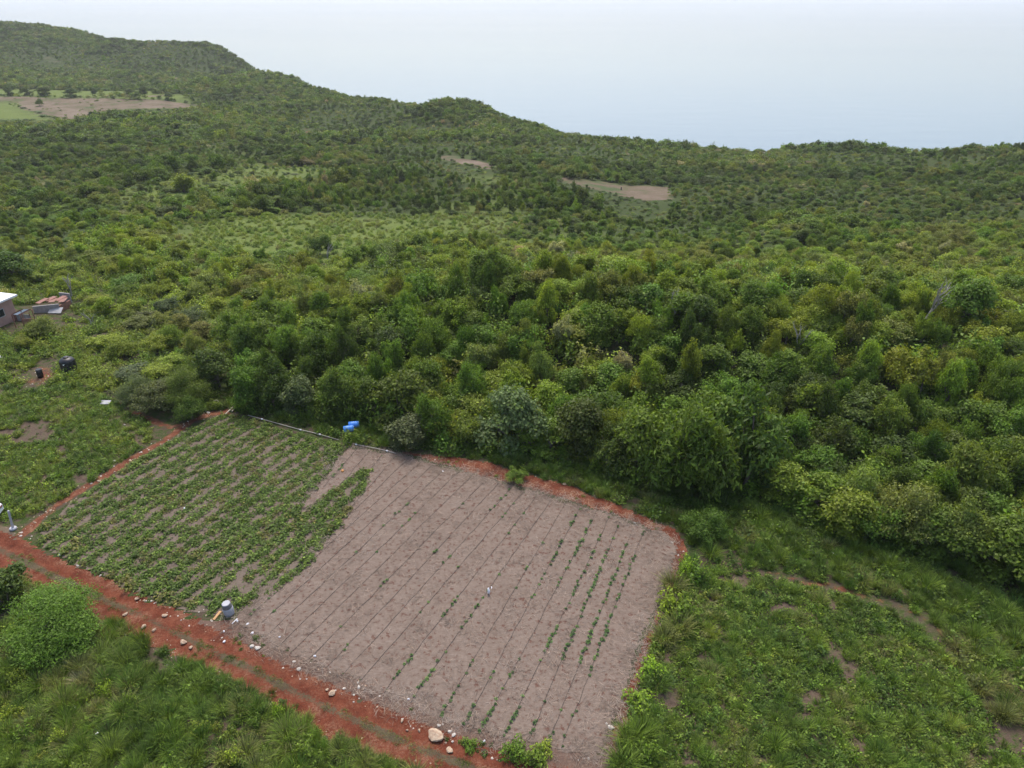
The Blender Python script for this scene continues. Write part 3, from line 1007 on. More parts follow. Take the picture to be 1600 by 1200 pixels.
def stuff(name, objs, P, rot, scale, idx, tint, label, cat=None):
    """one object of an uncountable mass: points that carry the plants"""
    global _nstuff
    _nstuff += 1
    col = bpy.data.collections.new('mass_%02d' % _nstuff)
    for k, o in enumerate(objs):
        if o.name not in col.objects: col.objects.link(o)
    n = len(P)
    me = bpy.data.meshes.new(name)
    me.vertices.add(n); me.vertices.foreach_set('co', np.asarray(P, np.float32).ravel())
    def put(nm, typ, key, arr):
        a = me.attributes.new(nm, typ, 'POINT'); a.data.foreach_set(key, np.asarray(arr).ravel())
    put('rot', 'FLOAT_VECTOR', 'vector', np.asarray(rot, np.float32))
    put('scl', 'FLOAT_VECTOR', 'vector', np.asarray(scale, np.float32))
    put('tint', 'FLOAT_VECTOR', 'vector', np.asarray(tint, np.float32))
    put('pick', 'INT', 'value', np.asarray(idx, np.int32))
    me.update()
    ng = bpy.data.node_groups.new(name + '_scatter', 'GeometryNodeTree')
    ng.interface.new_socket('Geometry', in_out='INPUT', socket_type='NodeSocketGeometry')
    ng.interface.new_socket('Geometry', in_out='OUTPUT', socket_type='NodeSocketGeometry')
    gi, go = ng.nodes.new('NodeGroupInput'), ng.nodes.new('NodeGroupOutput')
    ci = ng.nodes.new('GeometryNodeCollectionInfo'); ci.inputs['Collection'].default_value = col
    ci.inputs['Separate Children'].default_value = True; ci.inputs['Reset Children'].default_value = True
    ip = ng.nodes.new('GeometryNodeInstanceOnPoints')
    ip.inputs['Pick Instance'].default_value = True
    def named(nm, typ):
        a = ng.nodes.new('GeometryNodeInputNamedAttribute'); a.data_type = typ; a.inputs['Name'].default_value = nm
        return a.outputs['Attribute']
    L = ng.links.new
    L(gi.outputs[0], ip.inputs['Points']); L(ci.outputs[0], ip.inputs['Instance'])
    L(named('pick', 'INT'), ip.inputs['Instance Index'])
    L(named('rot', 'FLOAT_VECTOR'), ip.inputs['Rotation']); L(named('scl', 'FLOAT_VECTOR'), ip.inputs['Scale'])
    L(ip.outputs[0], go.inputs[0])
    o = bpy.data.objects.new(name, me); COL.objects.link(o)
    md_ = o.modifiers.new('scatter', 'NODES'); md_.node_group = ng
    tag(o, label, cat, kind='stuff')
    return o


def jitter_grid(x0, x1, y0, y1, step, rng, j=.9):
    xs = np.arange(x0, x1, step); ys = np.arange(y0, y1, step)
    X, Y = np.meshgrid(xs, ys)
    X = X + (rng.random(X.shape) - .5) * step * j; Y = Y + (rng.random(Y.shape) - .5) * step * j
    return X.ravel(), Y.ravel()


TINTS = {'dark green': (.080, .124, .022), 'mid green': (.124, .190, .027), 'yellow-green': (.200, .255, .030), 'olive': (.195, .220, .055), 'tan-tipped': (.35, .315, .17), 'grey-green': (.140, .170, .068)}
TN = list(TINTS)
TC = np.array([TINTS[k] for k in TN])


def tint_arr(ix, rng, amt=.22):
    c = TC[ix] * rng.uniform(1 - amt, 1 + amt, (len(ix), 1))
    return c * rng.uniform(.9, 1.1, (len(ix), 3))


def pick_tint(x, y, rng, w):
    """species come in loose patches: the choice follows slow noise as well as chance"""
    w = np.array(w, float); w /= w.sum()
    cdf = np.cumsum(w)
    q = np.clip(.48 * rng.random(len(x)) + .52 * np.clip((vnoise(x, y, 20.0, 81, 3) - .25) * 2, 0, 1), 0, .999)
    return np.searchsorted(cdf, q)


# ------------------------------------------------------------------ forest
rng = np.random.default_rng(21)
# base pixel, crown width m, height m, variant, tint: the trees that stand out along the forest's foot and within it
SPECIAL = [
    (215, 628, 3.4, 2.4, 12, 'grey-green'), (250, 640, 4.2, 3.0, 10, 'grey-green'), (296, 632, 4.6, 4.0, 12, 'mid green'), (300, 655, 3.0, 2.4, 4, 'mid green'), (345, 612, 4.2, 4.8, 0, 'dark green'),
    (398, 634, 3.6, 4.8, 9, 'mid green'), (432, 640, 3.6, 4.8, 2, 'dark green'), (470, 642, 3.4, 4.0, 0, 'grey-green'), (508, 646, 3.2, 4.4, 1, 'mid green'), (548, 648, 3.6, 4.8, 2, 'mid green'), (585, 655, 3.4, 4.4, 0, 'dark green'),
    (628, 664, 5.2, 5.4, 1, 'mid green'), (640, 692, 3.7, 3.0, 0, 'grey-green'), (692, 682, 3.4, 4.6, 2, 'mid green'), (730, 694, 3.0, 3.4, 6, 'mid green'), (778, 694, 5.2, 6.2, 1, 'grey-green'), (826, 705, 3.4, 3.0, 0, 'mid green'), (862, 712, 3.6, 3.6, 1, 'mid green'),
    (905, 706, 5.0, 5.8, 0, 'dark green'), (948, 738, 4.0, 4.6, 2, 'dark green'), (1000, 748, 5.0, 6.6, 0, 'mid green'), (1042, 752, 5.6, 7.6, 2, 'mid green'), (1096, 766, 5.6, 7.8, 2, 'mid green'), (1160, 764, 6.4, 8.2, 2, 'dark green'), (1130, 735, 5.4, 8.2, 1, 'mid green'),
    (1225, 782, 4.0, 3.6, 0, 'yellow-green'), (1268, 802, 4.2, 3.8, 1, 'mid green'), (1318, 826, 4.4, 4.0, 0, 'yellow-green'), (1362, 836, 3.6, 4.0, 6, 'mid green'), (1395, 842, 4.2, 5.0, 3, 'olive'), (1440, 858, 3.8, 4.0, 1, 'mid green'), (1490, 872, 4.4, 4.8, 4, 'olive'), (1540, 884, 4.6, 4.8, 1, 'mid green'), (1592, 902, 5.0, 5.2, 0, 'mid green'), (1640, 905, 4.6, 5.0, 1, 'dark green'),
    (1335, 800, 3.4, 4.6, 3, 'olive'), (1075, 600, 2.4, 5.2, 5, 'yellow-green'), (972, 590, 2.2, 3.6, 6, 'tan-tipped'), (880, 545, 2.6, 4.2, 6, 'tan-tipped'), (750, 425, 4.4, 4.0, 9, 'yellow-green'), (560, 545, 3.6, 3.8, 8, 'olive'), (1515, 520, 5.2, 6.0, 0, 'mid green'),
]
sp = ground_px([a[0] for a in SPECIAL], [a[1] for a in SPECIAL])
cx, cy_ = jitter_grid(-75, 130, 40, 135, 2.15, rng, 1.3)
ok = (sdist(P_FOREST, cx, cy_) > 2.0) & (np.abs(cx) < .80 * cy_ + 12)
ok &= np.min(np.hypot(cx[:, None] - sp[None, :, 0], cy_[:, None] - sp[None, :, 1]), 1) > 2.0
for p in (P_MEADOW, P_LSHRUB):
    ok &= sdist(p, cx, cy_) < 0
cx, cy_ = cx[ok], cy_[ok]
edge_d = ldist(FOREST_EDGE, cx, cy_)
W_FRONT = [.24, .42, .18, .10, .02, .04]; W_CREST = [.06, .24, .32, .26, .07, .05]
crest = smooth(8, 30, edge_d + (vnoise(cx, cy_, 14, 83, 2) - .5) * 16)
t_front, t_crest = pick_tint(cx, cy_, rng, W_FRONT), pick_tint(cx, cy_, rng, W_CREST)
tix = np.where(rng.random(len(cx)) < crest, t_crest, t_front)
KV = {0: [0, 1, 2, 9, 11, 8], 1: [0, 9, 2, 6, 7, 8, 11, 10], 2: [9, 0, 3, 10, 6, 8], 3: [3, 4, 6, 7, 8, 10], 4: [6, 7, 8, 4], 5: [6, 7, 8, 10, 4]}
var = np.array([random.choice(KV[t]) for t in tix])
hgt = (2.2 + 2.7 * rng.random(len(cx)) ** 1.4) * (.75 + .5 * vnoise(cx, cy_, 9, 35, 2)) * (1.10 - .34 * smooth(10, 45, edge_d))
wid = 1.9 + 2.4 * rng.random(len(cx)) ** 1.4
base_h = {0: 4.4, 1: 4.4, 2: 5.2, 3: 3.2, 4: 3.2, 5: 4.0, 6: 3.4, 7: 3.4, 8: 3.4, 9: 4.4, 10: 3.2, 11: 5.2, 12: 3.2}
base_w = {0: 4.2, 1: 4.2, 2: 4.2, 3: 4.4, 4: 4.4, 5: 3.2, 6: 4.0, 7: 4.0, 8: 4.0, 9: 4.2, 10: 4.4, 11: 4.2, 12: 4.4}
ALLT = [(p[0], p[1], SPECIAL[i][2], SPECIAL[i][3], SPECIAL[i][4], TN.index(SPECIAL[i][5])) for i, p in enumerate(sp)]
order = np.argsort(np.hypot(cx, cy_) - 6 * (wid - 3.5))
n_ind = 300 - len(ALLT)
vis = (lambda u: (u[0] > -30) & (u[0] < 1630) & (u[1] < 1200))(project(cx, cy_, hfast(cx, cy_) + hgt * .8))
order = order[vis[order]]
ind = order[:n_ind]
rest = np.setdiff1d(np.arange(len(cx)), ind)
for i in ind: ALLT.append((cx[i], cy_[i], wid[i], hgt[i], int(var[i]), int(tix[i])))

ORD = ['first', 'second', 'third', 'fourth', 'fifth', 'sixth', 'seventh', 'eighth', 'ninth', 'tenth', 'eleventh', 'twelfth', 'thirteenth', 'fourteenth', 'fifteenth', 'sixteenth', 'seventeenth', 'eighteenth', 'nineteenth']
TENS = {2: 'twent', 3: 'thirt', 4: 'fort', 5: 'fift', 6: 'sixt', 7: 'sevent', 8: 'eight', 9: 'ninet'}


def ordinal(n):  # 1-based
    if n < 20: return ORD[n - 1]
    t, u = divmod(n, 10)
    if t >= 10: return 'hundred-and-' + ordinal(n - 100) if n > 100 else 'hundredth'
    return TENS[t] + ('ieth' if u == 0 else 'y-' + ORD[u - 1])


SHAPE = {0: 'domed', 1: 'rounded', 2: 'drooping', 3: 'feathery', 4: 'flat-topped', 5: 'upright', 6: 'scrubby', 7: 'bushy', 8: 'straggling', 9: 'broad', 10: 'layered', 11: 'leafy', 12: 'fine-leaved'}


def plant_tree(name, x, y, w, h, vi, tcol, label, cat, group, rz=None):
    root = thing(name, (x, y, float(hfast([x], [y])[0])), label, cat, group, random.uniform(0, 6.28) if rz is None else rz)
    root.rotation_euler = (random.gauss(0, .10), random.gauss(0, .10), root.rotation_euler[2])
    root.scale = (w / base_w[vi], w / base_w[vi] * random.uniform(.9, 1.1), h / base_h[vi])
    tr = link('trunk', TRUNK[vi], root); cr = link('crown', CROWN[vi], root)
    cr['tint'] = [float(c) for c in tcol]
    return root


def special_word(i):
    return i < len(SPECIAL)


rows = {}
for i, t in enumerate(ALLT):
    d = float(ldist(FOREST_EDGE, [t[0]], [t[1]])[0])
    rows.setdefault(0 if (i < 36 and d < 6) else 1 + int(max(d - 1.5, 0) / 3.4), []).append(i)
label_of = {}
for rk, (r, ids) in enumerate(sorted(rows.items())):
    ids = sorted(ids, key=lambda i: float(project(np.array(ALLT[i][0]), np.array(ALLT[i][1]), 2.0)[0]))
    for k, i in enumerate(ids):
        label_of[i] = '%s %s tree, %s from the left in the forest\'s %s row' % (TN[ALLT[i][5]], SHAPE[ALLT[i][4]], ordinal(k + 1), 'front' if rk == 0 else ordinal(rk + 1))
for i, t in enumerate(ALLT):
    tc = tint_arr(np.array([t[5]]), rng, .18)[0]
    plant_tree('forest_tree', t[0], t[1], t[2], t[3], t[4], tc, label_of[i], 'tree', 'trees of the forest above the fields')

# low growth that closes the gaps between the trunks
ux, uy = jitter_grid(-70, 120, 38, 125, 1.7, rng, 1.2)
k = (sdist(P_FOREST, ux, uy) > -.3) & (np.abs(ux) < .8 * uy + 10) & (vnoise(ux, uy, 5, 33, 2) > .34) & (sdist(P_MEADOW, ux, uy) < 0) & (sdist(P_LSHRUB, ux, uy) < 0) & (sdist(P_YARD, ux, uy) < -1.5)
in_rough = (sdist(P_LSHRUB, ux, uy) > -.5) & (sdist(P_LUPPER, ux, uy) < 0) & (sdist(P_YARD, ux, uy) < -1.2) & (vnoise(ux, uy, 5, 33, 2) > .30)
k |= in_rough
ux, uy = ux[k], uy[k]
us = np.where(in_rough[k], rng.uniform(.35, .9, len(ux)), rng.uniform(.8, 1.8, len(ux)))
lx, ly = jitter_grid(-60, 10, 16, 48, 1.25, rng, 1.1)
k = (sdist(P_BLGRASS, lx, ly) > .3) & (vnoise(lx, ly, 3.0, 37, 2) > .50)
lx, ly = lx[k], ly[k]
ux, uy, us = np.concatenate([ux, lx]), np.concatenate([uy, ly]), np.concatenate([us, rng.uniform(.28, .65, len(lx))])
UND = (np.stack([ux, uy, hfast(ux, uy)], 1), us, rng.integers(0, 3, len(ux)), tint_arr(pick_tint(ux, uy, rng, W_FRONT).astype(int), rng, .3))

# the forest that reads as one mass: the rest of the near wood and the wooded hills to the coast
SX, SY, SW, SH, SV, ST, SL = [], [], [], [], [], [], []


def mass(x, y, w, h, v, t, lod):
    SX.append(x); SY.append(y); SW.append(w); SH.append(h); SV.append(v); ST.append(t); SL.append(np.full(len(x), lod))


mass(cx[rest], cy_[rest], wid[rest], hgt[rest], var[rest], tix[rest], 0)


def seen(x, y, z, margin):
    """is a point (raised by a margin) in sight of the place the photograph was taken from?"""
    ok_ = np.ones(len(x), bool)
    for f in np.linspace(.1, .97, 40):
        zz = CAM_H + (z + margin - CAM_H) * f
        ok_ &= hfast(x * f, y * f) < zz
    return ok_


for (y0, y1, step, lod, sw) in ((62, 150, 2.5, 0, 1.0), (150, 300, 2.7, 1, 1.0), (300, 560, 3.0, 2, 1.12), (560, 900, 3.7, 2, 1.3)):
    x, y = jitter_grid(-.80 * y1 - 20, .80 * y1 + 20, y0, y1, step, rng)
    k = np.abs(x) < .80 * y + 18
    if y0 == 62:
        k &= (sdist(P_FOREST, x, y) < 1.0) | (y > 135)
        k &= ldist(FOREST_EDGE, x, y) > 3
        k &= (sdist(P_LSHRUB, x, y) < 0) & (sdist(P_LUPPER, x, y) < 0) & (sdist(P_YARD, x, y) < -2)
        k &= (y > 82) | (x > 60)
        k &= (sdist(P_VERGEGRASS, x, y) < 0) & (sdist(P_RGRASS, x, y) < 0) & (sdist(P_WEEDS, x, y) < 0)
    elif y0 == 150:
        pass
    x, y = x[k], y[k]
    if y0 == 62 or y0 == 150:
        inold = (y < 135) & (sdist(P_FOREST, x, y) > 1.0)
        x, y = x[~inold], y[~inold]
    pat = vnoise(x, y, 34, 101, 3)
    den = np.clip(.85 + 1.2 * (pat - .3), .72 if y0 > 140 else .35, 1)
    for p, d_, s_ in ((P_MEADOW, .14, 5), (P_MEADOW2, .30, 8), (P_FARGREEN, 0, 2), (P_FARHEDGE, .05, 2), (P_FARLEFT, .05, 2), (P_FARBROWN1, 0, 2), (P_FARBROWN2, .01, 2), (P_FARSTRIP, 0, 2), (P_SCAR, 0, 2)):
        a = soft(p, x, y, s_); den = den * (1 - a) + d_ * a
    den = np.where(ldist(L_FARPATH, x, y) < 3, 0, den)
    k = rng.random(len(x)) < den
    x, y = x[k], y[k]
    z = hfast(x, y)
    k = (z > -80) & seen(x, y, z, 9.0)
    x, y = x[k], y[k]
    t = pick_tint(x, y, rng, [.34, .31, .06, .15, .02, .12] if y0 > 140 else [.22, .30, .12, .24, .03, .09])
    v = np.array([random.choice(KV[q]) for q in t], int)
    if lod > 0: v = np.where(v == 5, 8, v)
    big = .62 + .75 * smooth(.38, .72, vnoise(x, y, 34, 101, 3)) + .35 * smooth(.6, .8, vnoise(x, y, 60, 103, 2))
    w = (1.8 + 2.2 * rng.random(len(x)) ** 1.3) * sw * big; h = (1.4 + 2.2 * rng.random(len(x)) ** 1.4) * big * (1 + .5 * ((y > 180) & (y < 240) & (x > -60) & (x < 25)))
    low = np.zeros(len(x), bool); r_ = np.hypot(x, y)
    for p in (P_FARBROWN1, P_FARBROWN2, P_FARLEFT, P_FARGREEN, P_MEADOW, P_SCAR):
        for s_ in (4, 8, 13, 18, 24, 31):
            low |= sdist(p, x * (1 + s_ / r_), y * (1 + s_ / r_)) > 0
    h = np.where(low, np.minimum(h * .34, .9), h); w = np.where(low, w * .75, w)
    m_in = (sdist(P_MEADOW, x, y) > -4) | (sdist(P_MEADOW2, x, y) > 0)
    w = np.where(m_in, w * rng.uniform(.45, .8, len(x)), w); h = np.where(m_in, h * rng.uniform(.3, .6, len(x)), h)
    mass(x, y, w, h, v, t, lod)
SX, SY, SW, SH, SV, ST, SL = [np.concatenate(a) for a in (SX, SY, SW, SH, SV, ST, SL)]
SZ = hfast(SX, SY) - .05
bw_ = np.array([base_w[i] for i in range(NK)]); bh_ = np.array([base_h[i] for i in range(NK)])
scl = np.stack([SW / bw_[SV], SW / bw_[SV], SH / bh_[SV]], 1)
rot = rng.normal(size=(len(SX), 3)) * .12; rot[:, 2] = rng.uniform(0, 6.28, len(SX))
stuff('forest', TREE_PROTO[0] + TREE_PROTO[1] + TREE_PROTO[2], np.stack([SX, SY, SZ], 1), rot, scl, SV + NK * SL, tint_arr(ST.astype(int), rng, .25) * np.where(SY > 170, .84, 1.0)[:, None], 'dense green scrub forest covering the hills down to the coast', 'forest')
print('forest mass', len(SX), 'individual', len(ALLT))

# ------------------------------------------------------------------ shrubs, grass and crops near the camera
def shrub(name, px, py, w, h, vi, tname, label, group, cat='shrub'):
    p = gp(px, py)
    return plant_tree(name, p.x, p.y, w, h, vi, tint_arr(np.array([TN.index(tname)]), rng, .1)[0], label, cat, group)


# the scattered shrubs of the rough slope on the left
x, y = jitter_grid(-80, -18, 50, 112, 3.0, rng)
k = (sdist(P_LSHRUB, x, y) > 0)
den = np.where(sdist(P_LUPPER, x, y) > 0, .16, .62)
k &= rng.random(len(x)) < den
px_, py_ = project(x, y, hfast(x, y))
k &= (sdist(P_YARD, x, y) < -1) & (px_ > -20) & (np.hypot(px_ - 109, py_ - 565) > 45) & ~((px_ < 150) & (py_ > 458) & (py_ < 545)) & ~((px_ < 150) & (py_ > 552))
k &= np.min(np.hypot(x[:, None] - sp[None, :, 0], y[:, None] - sp[None, :, 1]), 1) > 2.2
x, y, px_, py_ = x[k], y[k], px_[k], py_[k]
bands = {}
for i in range(len(x)): bands.setdefault(int((620 - py_[i]) // 18), []).append(i)
for bk, (b0, ids) in enumerate(sorted(bands.items())):
    for k_, i in enumerate(sorted(ids, key=lambda i: px_[i])):
        t = int(pick_tint(x[i:i + 1], y[i:i + 1], rng, [.14, .28, .28, .18, .04, .08])[0])
        v = random.choice([6, 7, 7, 1, 3, 6])
        plant_tree('shrub', x[i], y[i], rng.uniform(2.0, 3.6), rng.uniform(1.4, 2.6), v, tint_arr(np.array([t]), rng)[0],
                   '%s %s shrub, %s from the left in the %s row up the left-hand slope' % (TN[t], SHAPE[v], ordinal(k_ + 1), ordinal(bk + 1)), 'shrub', 'shrubs on the rough slope by the sheds')
shrub('shrub', 66, 526, 3.2, 2.4, 3, 'olive', 'flat-topped olive shrub standing alone below the rusty shed', 'shrubs on the rough slope by the sheds')
shrub('tree', 20, 440, 6.0, 4.4, 0, 'dark green', 'broad dark green tree behind the white-roofed house', None, 'tree')
shrub('tree', 500, 398, 3.6, 3.4, 3, 'dark green', 'small flat-topped dark tree alone in the bright meadow', None, 'tree')
shrub('shrub', 440, 408, 4.4, 2.2, 7, 'mid green', 'low spreading shrub at the near edge of the meadow', None, 'shrub')
shrub('tree', 290, 300, 8.5, 5.0, 5, 'yellow-green', 'bright yellow-green feathery clump standing above the meadow', None, 'tree')
for (a, b0, w, h, v, lab) in [(17, 150, 5, 6, 0, 'dark slim tree at the left end of the far field hedge'), (46, 148, 6, 5, 1, 'second dark tree from the left along the far field hedge'), (72, 149, 9, 5.4, 0, 'widest dark tree in the hedge above the far left field'), (111, 153, 8, 6, 1, 'dark rounded tree right of the widest one in the far hedge'),
                              (148, 146, 5, 4.2, 0, 'lone dark tree in the middle of the far field hedge'), (200, 150, 7, 4.6, 1, 'dark tree standing behind the far brown field'), (214, 155, 6, 4.4, 3, 'flat-topped dark tree on the far brown field edge'), (224, 146, 6, 5, 0, 'dark round tree just behind the flat-topped far tree'),
                              (264, 157, 5, 4.6, 1, 'last dark tree before the end of the far field'), (62, 165, 4.5, 4, 3, 'thin spreading tree inside the far left field')]:
    shrub('hedge_tree', a, b0, w, h, v, 'dark green', lab, 'trees along the far left field', 'tree')
shrub('shrub', 983, 289, 3.4, 2.0, 7, 'mid green', 'single round green bush inside the far brown field', None)
shrub('tree', 92, 1000, 5.6, 3.0, 12, 'mid green', 'fine-leaved spreading green tree below the red track', None, 'tree')
shrub('tree', 8, 945, 4.2, 3.2, 6, 'dark green', 'dark scrubby tree at the left edge below the track', None, 'tree')
shrub('shrub', 1098, 840, 3.0, 2.3, 3, 'mid green', 'feathery green shrub in the grass beyond the field corner', None)
shrub('shrub', 808, 752, 1.8, 1.2, 7, 'mid green', 'small bush in the grass above the red soil strip', None)


def bush(px, py, w, h, k, tname, label, group='bushes round the dry field'):
    p = gp(px, py)
    o = thing('bush', (p.x, p.y, p.z - .02), label, 'bush', group, random.uniform(0, 6.28))
    o.scale = (w / 2.0, w / 2.0, h / 1.05)
    c = link('foliage', BUSH[k], o); c['tint'] = [float(q) for q in tint_arr(np.array([TN.index(tname)]), rng, .08)[0]]
    st = link('stem', BUSHSTEM, o)
    return o


mb = MB()
for k in range(5):
    a = k * 1.3
    mb.tube([(math.cos(a) * .05, math.sin(a) * .05, -.1), (math.cos(a) * .35, math.sin(a) * .35, .75)], [.03, .012], 5)
BUSHSTEM = mb.mesh('stem'); BUSHSTEM.materials.append(M['bark'])
TINTS['vivid'] = (.17, .275, .022)
TC = np.concatenate([TC, [TINTS['vivid']]]); TN.append('vivid')
for a in [(1075, 898, 1.9, 1.2, 0, 'vivid', 'vivid yellow-green bush at the top right corner of the dry field'),
          (1048, 952, 2.1, 1.4, 1, 'vivid', 'vivid yellow-green bush halfway down the right field edge'),
          (1090, 908, 1.8, 1.2, 2, 'mid green', 'dark bush just right of the vivid corner bush'),
          (1070, 965, 2.0, 1.3, 0, 'mid green', 'green bush behind the vivid bush on the right field edge'),
          (1018, 1050, 1.7, .8, 1, 'vivid', 'low bright bush hugging the right field edge below the grass'),
          (1000, 1098, 1.8, .7, 1, 'vivid', 'low bright mat of leaves near the lower right field edge'),
          (805, 1180, 1.5, .9, 0, 'mid green', 'glossy green bush between track and dry field, at the bottom'),
          (838, 1190, 1.6, .8, 2, 'mid green', 'green bush right beside the glossy one at the bottom'),
          (735, 1166, .9, .5, 1, 'mid green', 'small bush right of the big pale boulder'),
          (850, 1172, 1.1, .5, 1, 'yellow-green', 'flat yellow-green bush at the dry field\'s bottom edge'),
          (1010, 1185, 1.6, 1.0, 2, 'mid green', 'dark bush at the bottom right corner of the dry field'),
          (548, 690, 1.7, 1.0, 0, 'mid green', 'leafy bush in front of the two blue drums'),
          (600, 668, 2.0, 1.2, 1, 'mid green', 'green bush between the blue drums and the pale bush'),
          (500, 655, 1.7, 1.1, 2, 'mid green', 'small bush left of the blue drums by the forest'),
          (1010, 792, 1.2, .8, 1, 'mid green', 'small round bush beside the red strip near the field corner'),
          (205, 1105, 1.0, .9, 2, 'mid green', 'leafy upright bush in the bare patch at lower left'),
          (435, 1120, .8, .9, 2, 'vivid', 'vivid young bush in the grass beside the track'),
          (168, 1085, .9, .8, 0, 'yellow-green', 'yellow-green bush by the bare patch at lower left'),
          (145, 750, .9, .7, 0, 'mid green', 'round dark bush on the path left of the crop rows')]:
    bush(*a)


def in_zone(poly, step, rng, inset=0.0, j=.95):
    lo, hi = poly.min(0), poly.max(0)
    x, y = jitter_grid(lo[0], hi[0], lo[1], hi[1], step, rng, j)
    px_, py_ = project(x, y, np.zeros(len(x)))
    k = (sdist(poly, x, y) > inset) & (px_ > -260) & (px_ < 2000) & (py_ < 1420)
    return x[k], y[k]


def bare_mask(x, y):
    k = np.ones(len(x), bool)
    for p in (P_FIELD, P_CROP):
        k &= sdist(p, x, y) < -.1
    k &= sdist(P_TOPRED, x, y) < -.1
    k &= sdist(P_TANPAD, x, y) < .2
    k &= track_sd(x, y) < .15
    for l, w in ((L_LEFTPATH, .36), (L_LEFTSPUR, .36), (L_RIGHTPATH, .10)):
        k &= ldist(l, x, y) + (vnoise(x, y, 1.1, 15, 2) - .5) * .7 > w
    k &= (sdist(P_YARD, x, y) + (vnoise(x, y, 2, 18, 2) - .5) * 2 < 0) | (rng.random(len(x)) < .02)
    k &= sdist(P_BAREL, x, y) + (vnoise(x, y, 1.1, 16, 2) - .5) * 1.4 < 0
    return k


def cover(name, label, sets, objs, cat):
    """sets: (x, y, proto index array, scale array, tint array)"""
    X = np.concatenate([a[0] for a in sets]); Y = np.concatenate([a[1] for a in sets])
    I = np.concatenate([a[2] for a in sets]); S = np.concatenate([a[3] for a in sets]); C = np.concatenate([a[4] for a in sets])
    rot = np.zeros((len(X), 3)); rot[:, 2] = rng.uniform(0, 6.28, len(X)); rot[:, :2] = rng.normal(size=(len(X), 2)) * .12
    stuff(name, objs, np.stack([X, Y, hfast(X, Y)], 1), rot, np.stack([S, S, S * rng.uniform(.8, 1.2, len(S))], 1), I, C, label, cat)
    print(name, len(X))


GTINT = {'deep': (.078, .132, .022), 'fresh': (.125, .190, .028), 'olive': (.175, .190, .062), 'straw': (.27, .235, .140), 'lime': (.185, .235, .034)}


def gcol(n, x, y, weights, rng, sd=41, sc=5.0):
    names = list(weights); w = np.array([weights[k] for k in names], float); w /= w.sum()
    q = np.clip(.5 * rng.random(n) + .5 * np.clip((vnoise(x, y, sc, sd, 2) - .25) * 2, 0, 1), 0, .999)
    ix = np.searchsorted(np.cumsum(w), q)
    c = np.array([GTINT[k] for k in names])[ix]
    return c * rng.uniform(.8, 1.2, (n, 1)) * rng.uniform(.93, 1.07, (n, 3))


GP, WP, CPR = protos(GRASS, 'grass'), protos(WEED, 'weed'), protos(CROP, 'crop')
BP = protos(BUSH, 'bush')
_r = np.zeros((len(UND[1]), 3)); _r[:, 2] = rng.uniform(0, 6.28, len(_r))
stuff('undergrowth', BP, UND[0], _r, np.stack([UND[1], UND[1], UND[1] * rng.uniform(.7, 1.5, len(_r))], 1), UND[2], UND[3], 'tangled green undergrowth between the trees and below the track', 'undergrowth')
# tall grass
sets = []
for poly, step, wts, thin, picks, sc in ((P_VERGEGRASS, .62, {'deep': .5, 'fresh': .3, 'olive': .2}, .12, [0, 1, 2, 2], (.6, 1.05)), (P_RGRASS, .85, {'deep': .3, 'olive': .4, 'fresh': .3}, .2, [0, 1, 2], (.7, 1.25)), (P_BLGRASS, .55, {'deep': .4, 'fresh': .3, 'olive': .28, 'straw': .02}, .25, [0, 1, 2, 2, 3], (.45, 1.25))):
    x, y = in_zone(poly, step, rng)
    k = bare_mask(x, y) & (vnoise(x, y, 3.0, 71, 3) > thin + .16)
    x, y = x[k], y[k]
    sets.append((x, y, np.array(picks)[rng.integers(0, len(picks), len(x))], rng.uniform(*sc, len(x)), gcol(len(x), x, y, wts, rng)))
cover('tall_grass', 'tall arching grass along the forest foot, the track and the right side', sets, GP, 'grass')
# low weeds and short grass
sets = []
for poly, step, wts, thin, picks, sc in ((P_WEEDS, .31, {'deep': .42, 'fresh': .38, 'lime': .03, 'olive': .17}, .125, [0, 1, 1, 3, 5, 7], (.55, 1.1)), (P_LROUGH, .40, {'deep': .25, 'fresh': .4, 'lime': .2, 'olive': .15}, .14, [0, 1, 3, 6, 7, 7, 8], (.7, 1.3)), (P_LSHRUB, .95, {'fresh': .4, 'lime': .35, 'olive': .25}, .14, [0, 2, 2, 6, 7], (.9, 1.5)), (P_LUPPER, .62, {'fresh': .4, 'lime': .4, 'olive': .2}, .14, [0, 2, 6, 6, 7, 1], (.9, 1.6)), (P_BLGRASS, .45, {'deep': .3, 'fresh': .5, 'lime': .2}, .16, [0, 1, 3, 7, 8], (.6, 1.1)), (P_RGRASS, .6, {'deep': .3, 'fresh': .4, 'olive': .3}, .25, [0, 1, 2, 7], (.8, 1.5)), (P_VERGEGRASS, .9, {'deep': .6, 'fresh': .4}, .2, [0, 1, 2], (.7, 1.4))):
    x, y = in_zone(poly, step, rng)
    k = bare_mask(x, y) & (vnoise(x, y, 1.3, 73, 3) + .35 * (vnoise(x, y, 6.0, 74, 2) - .5) > thin + .16)
    x, y = x[k], y[k]
    sets.append((x, y, np.array(picks)[rng.integers(0, len(picks), len(x))], rng.uniform(*sc, len(x)), gcol(len(x), x, y, wts, rng, 43, 3.0)))
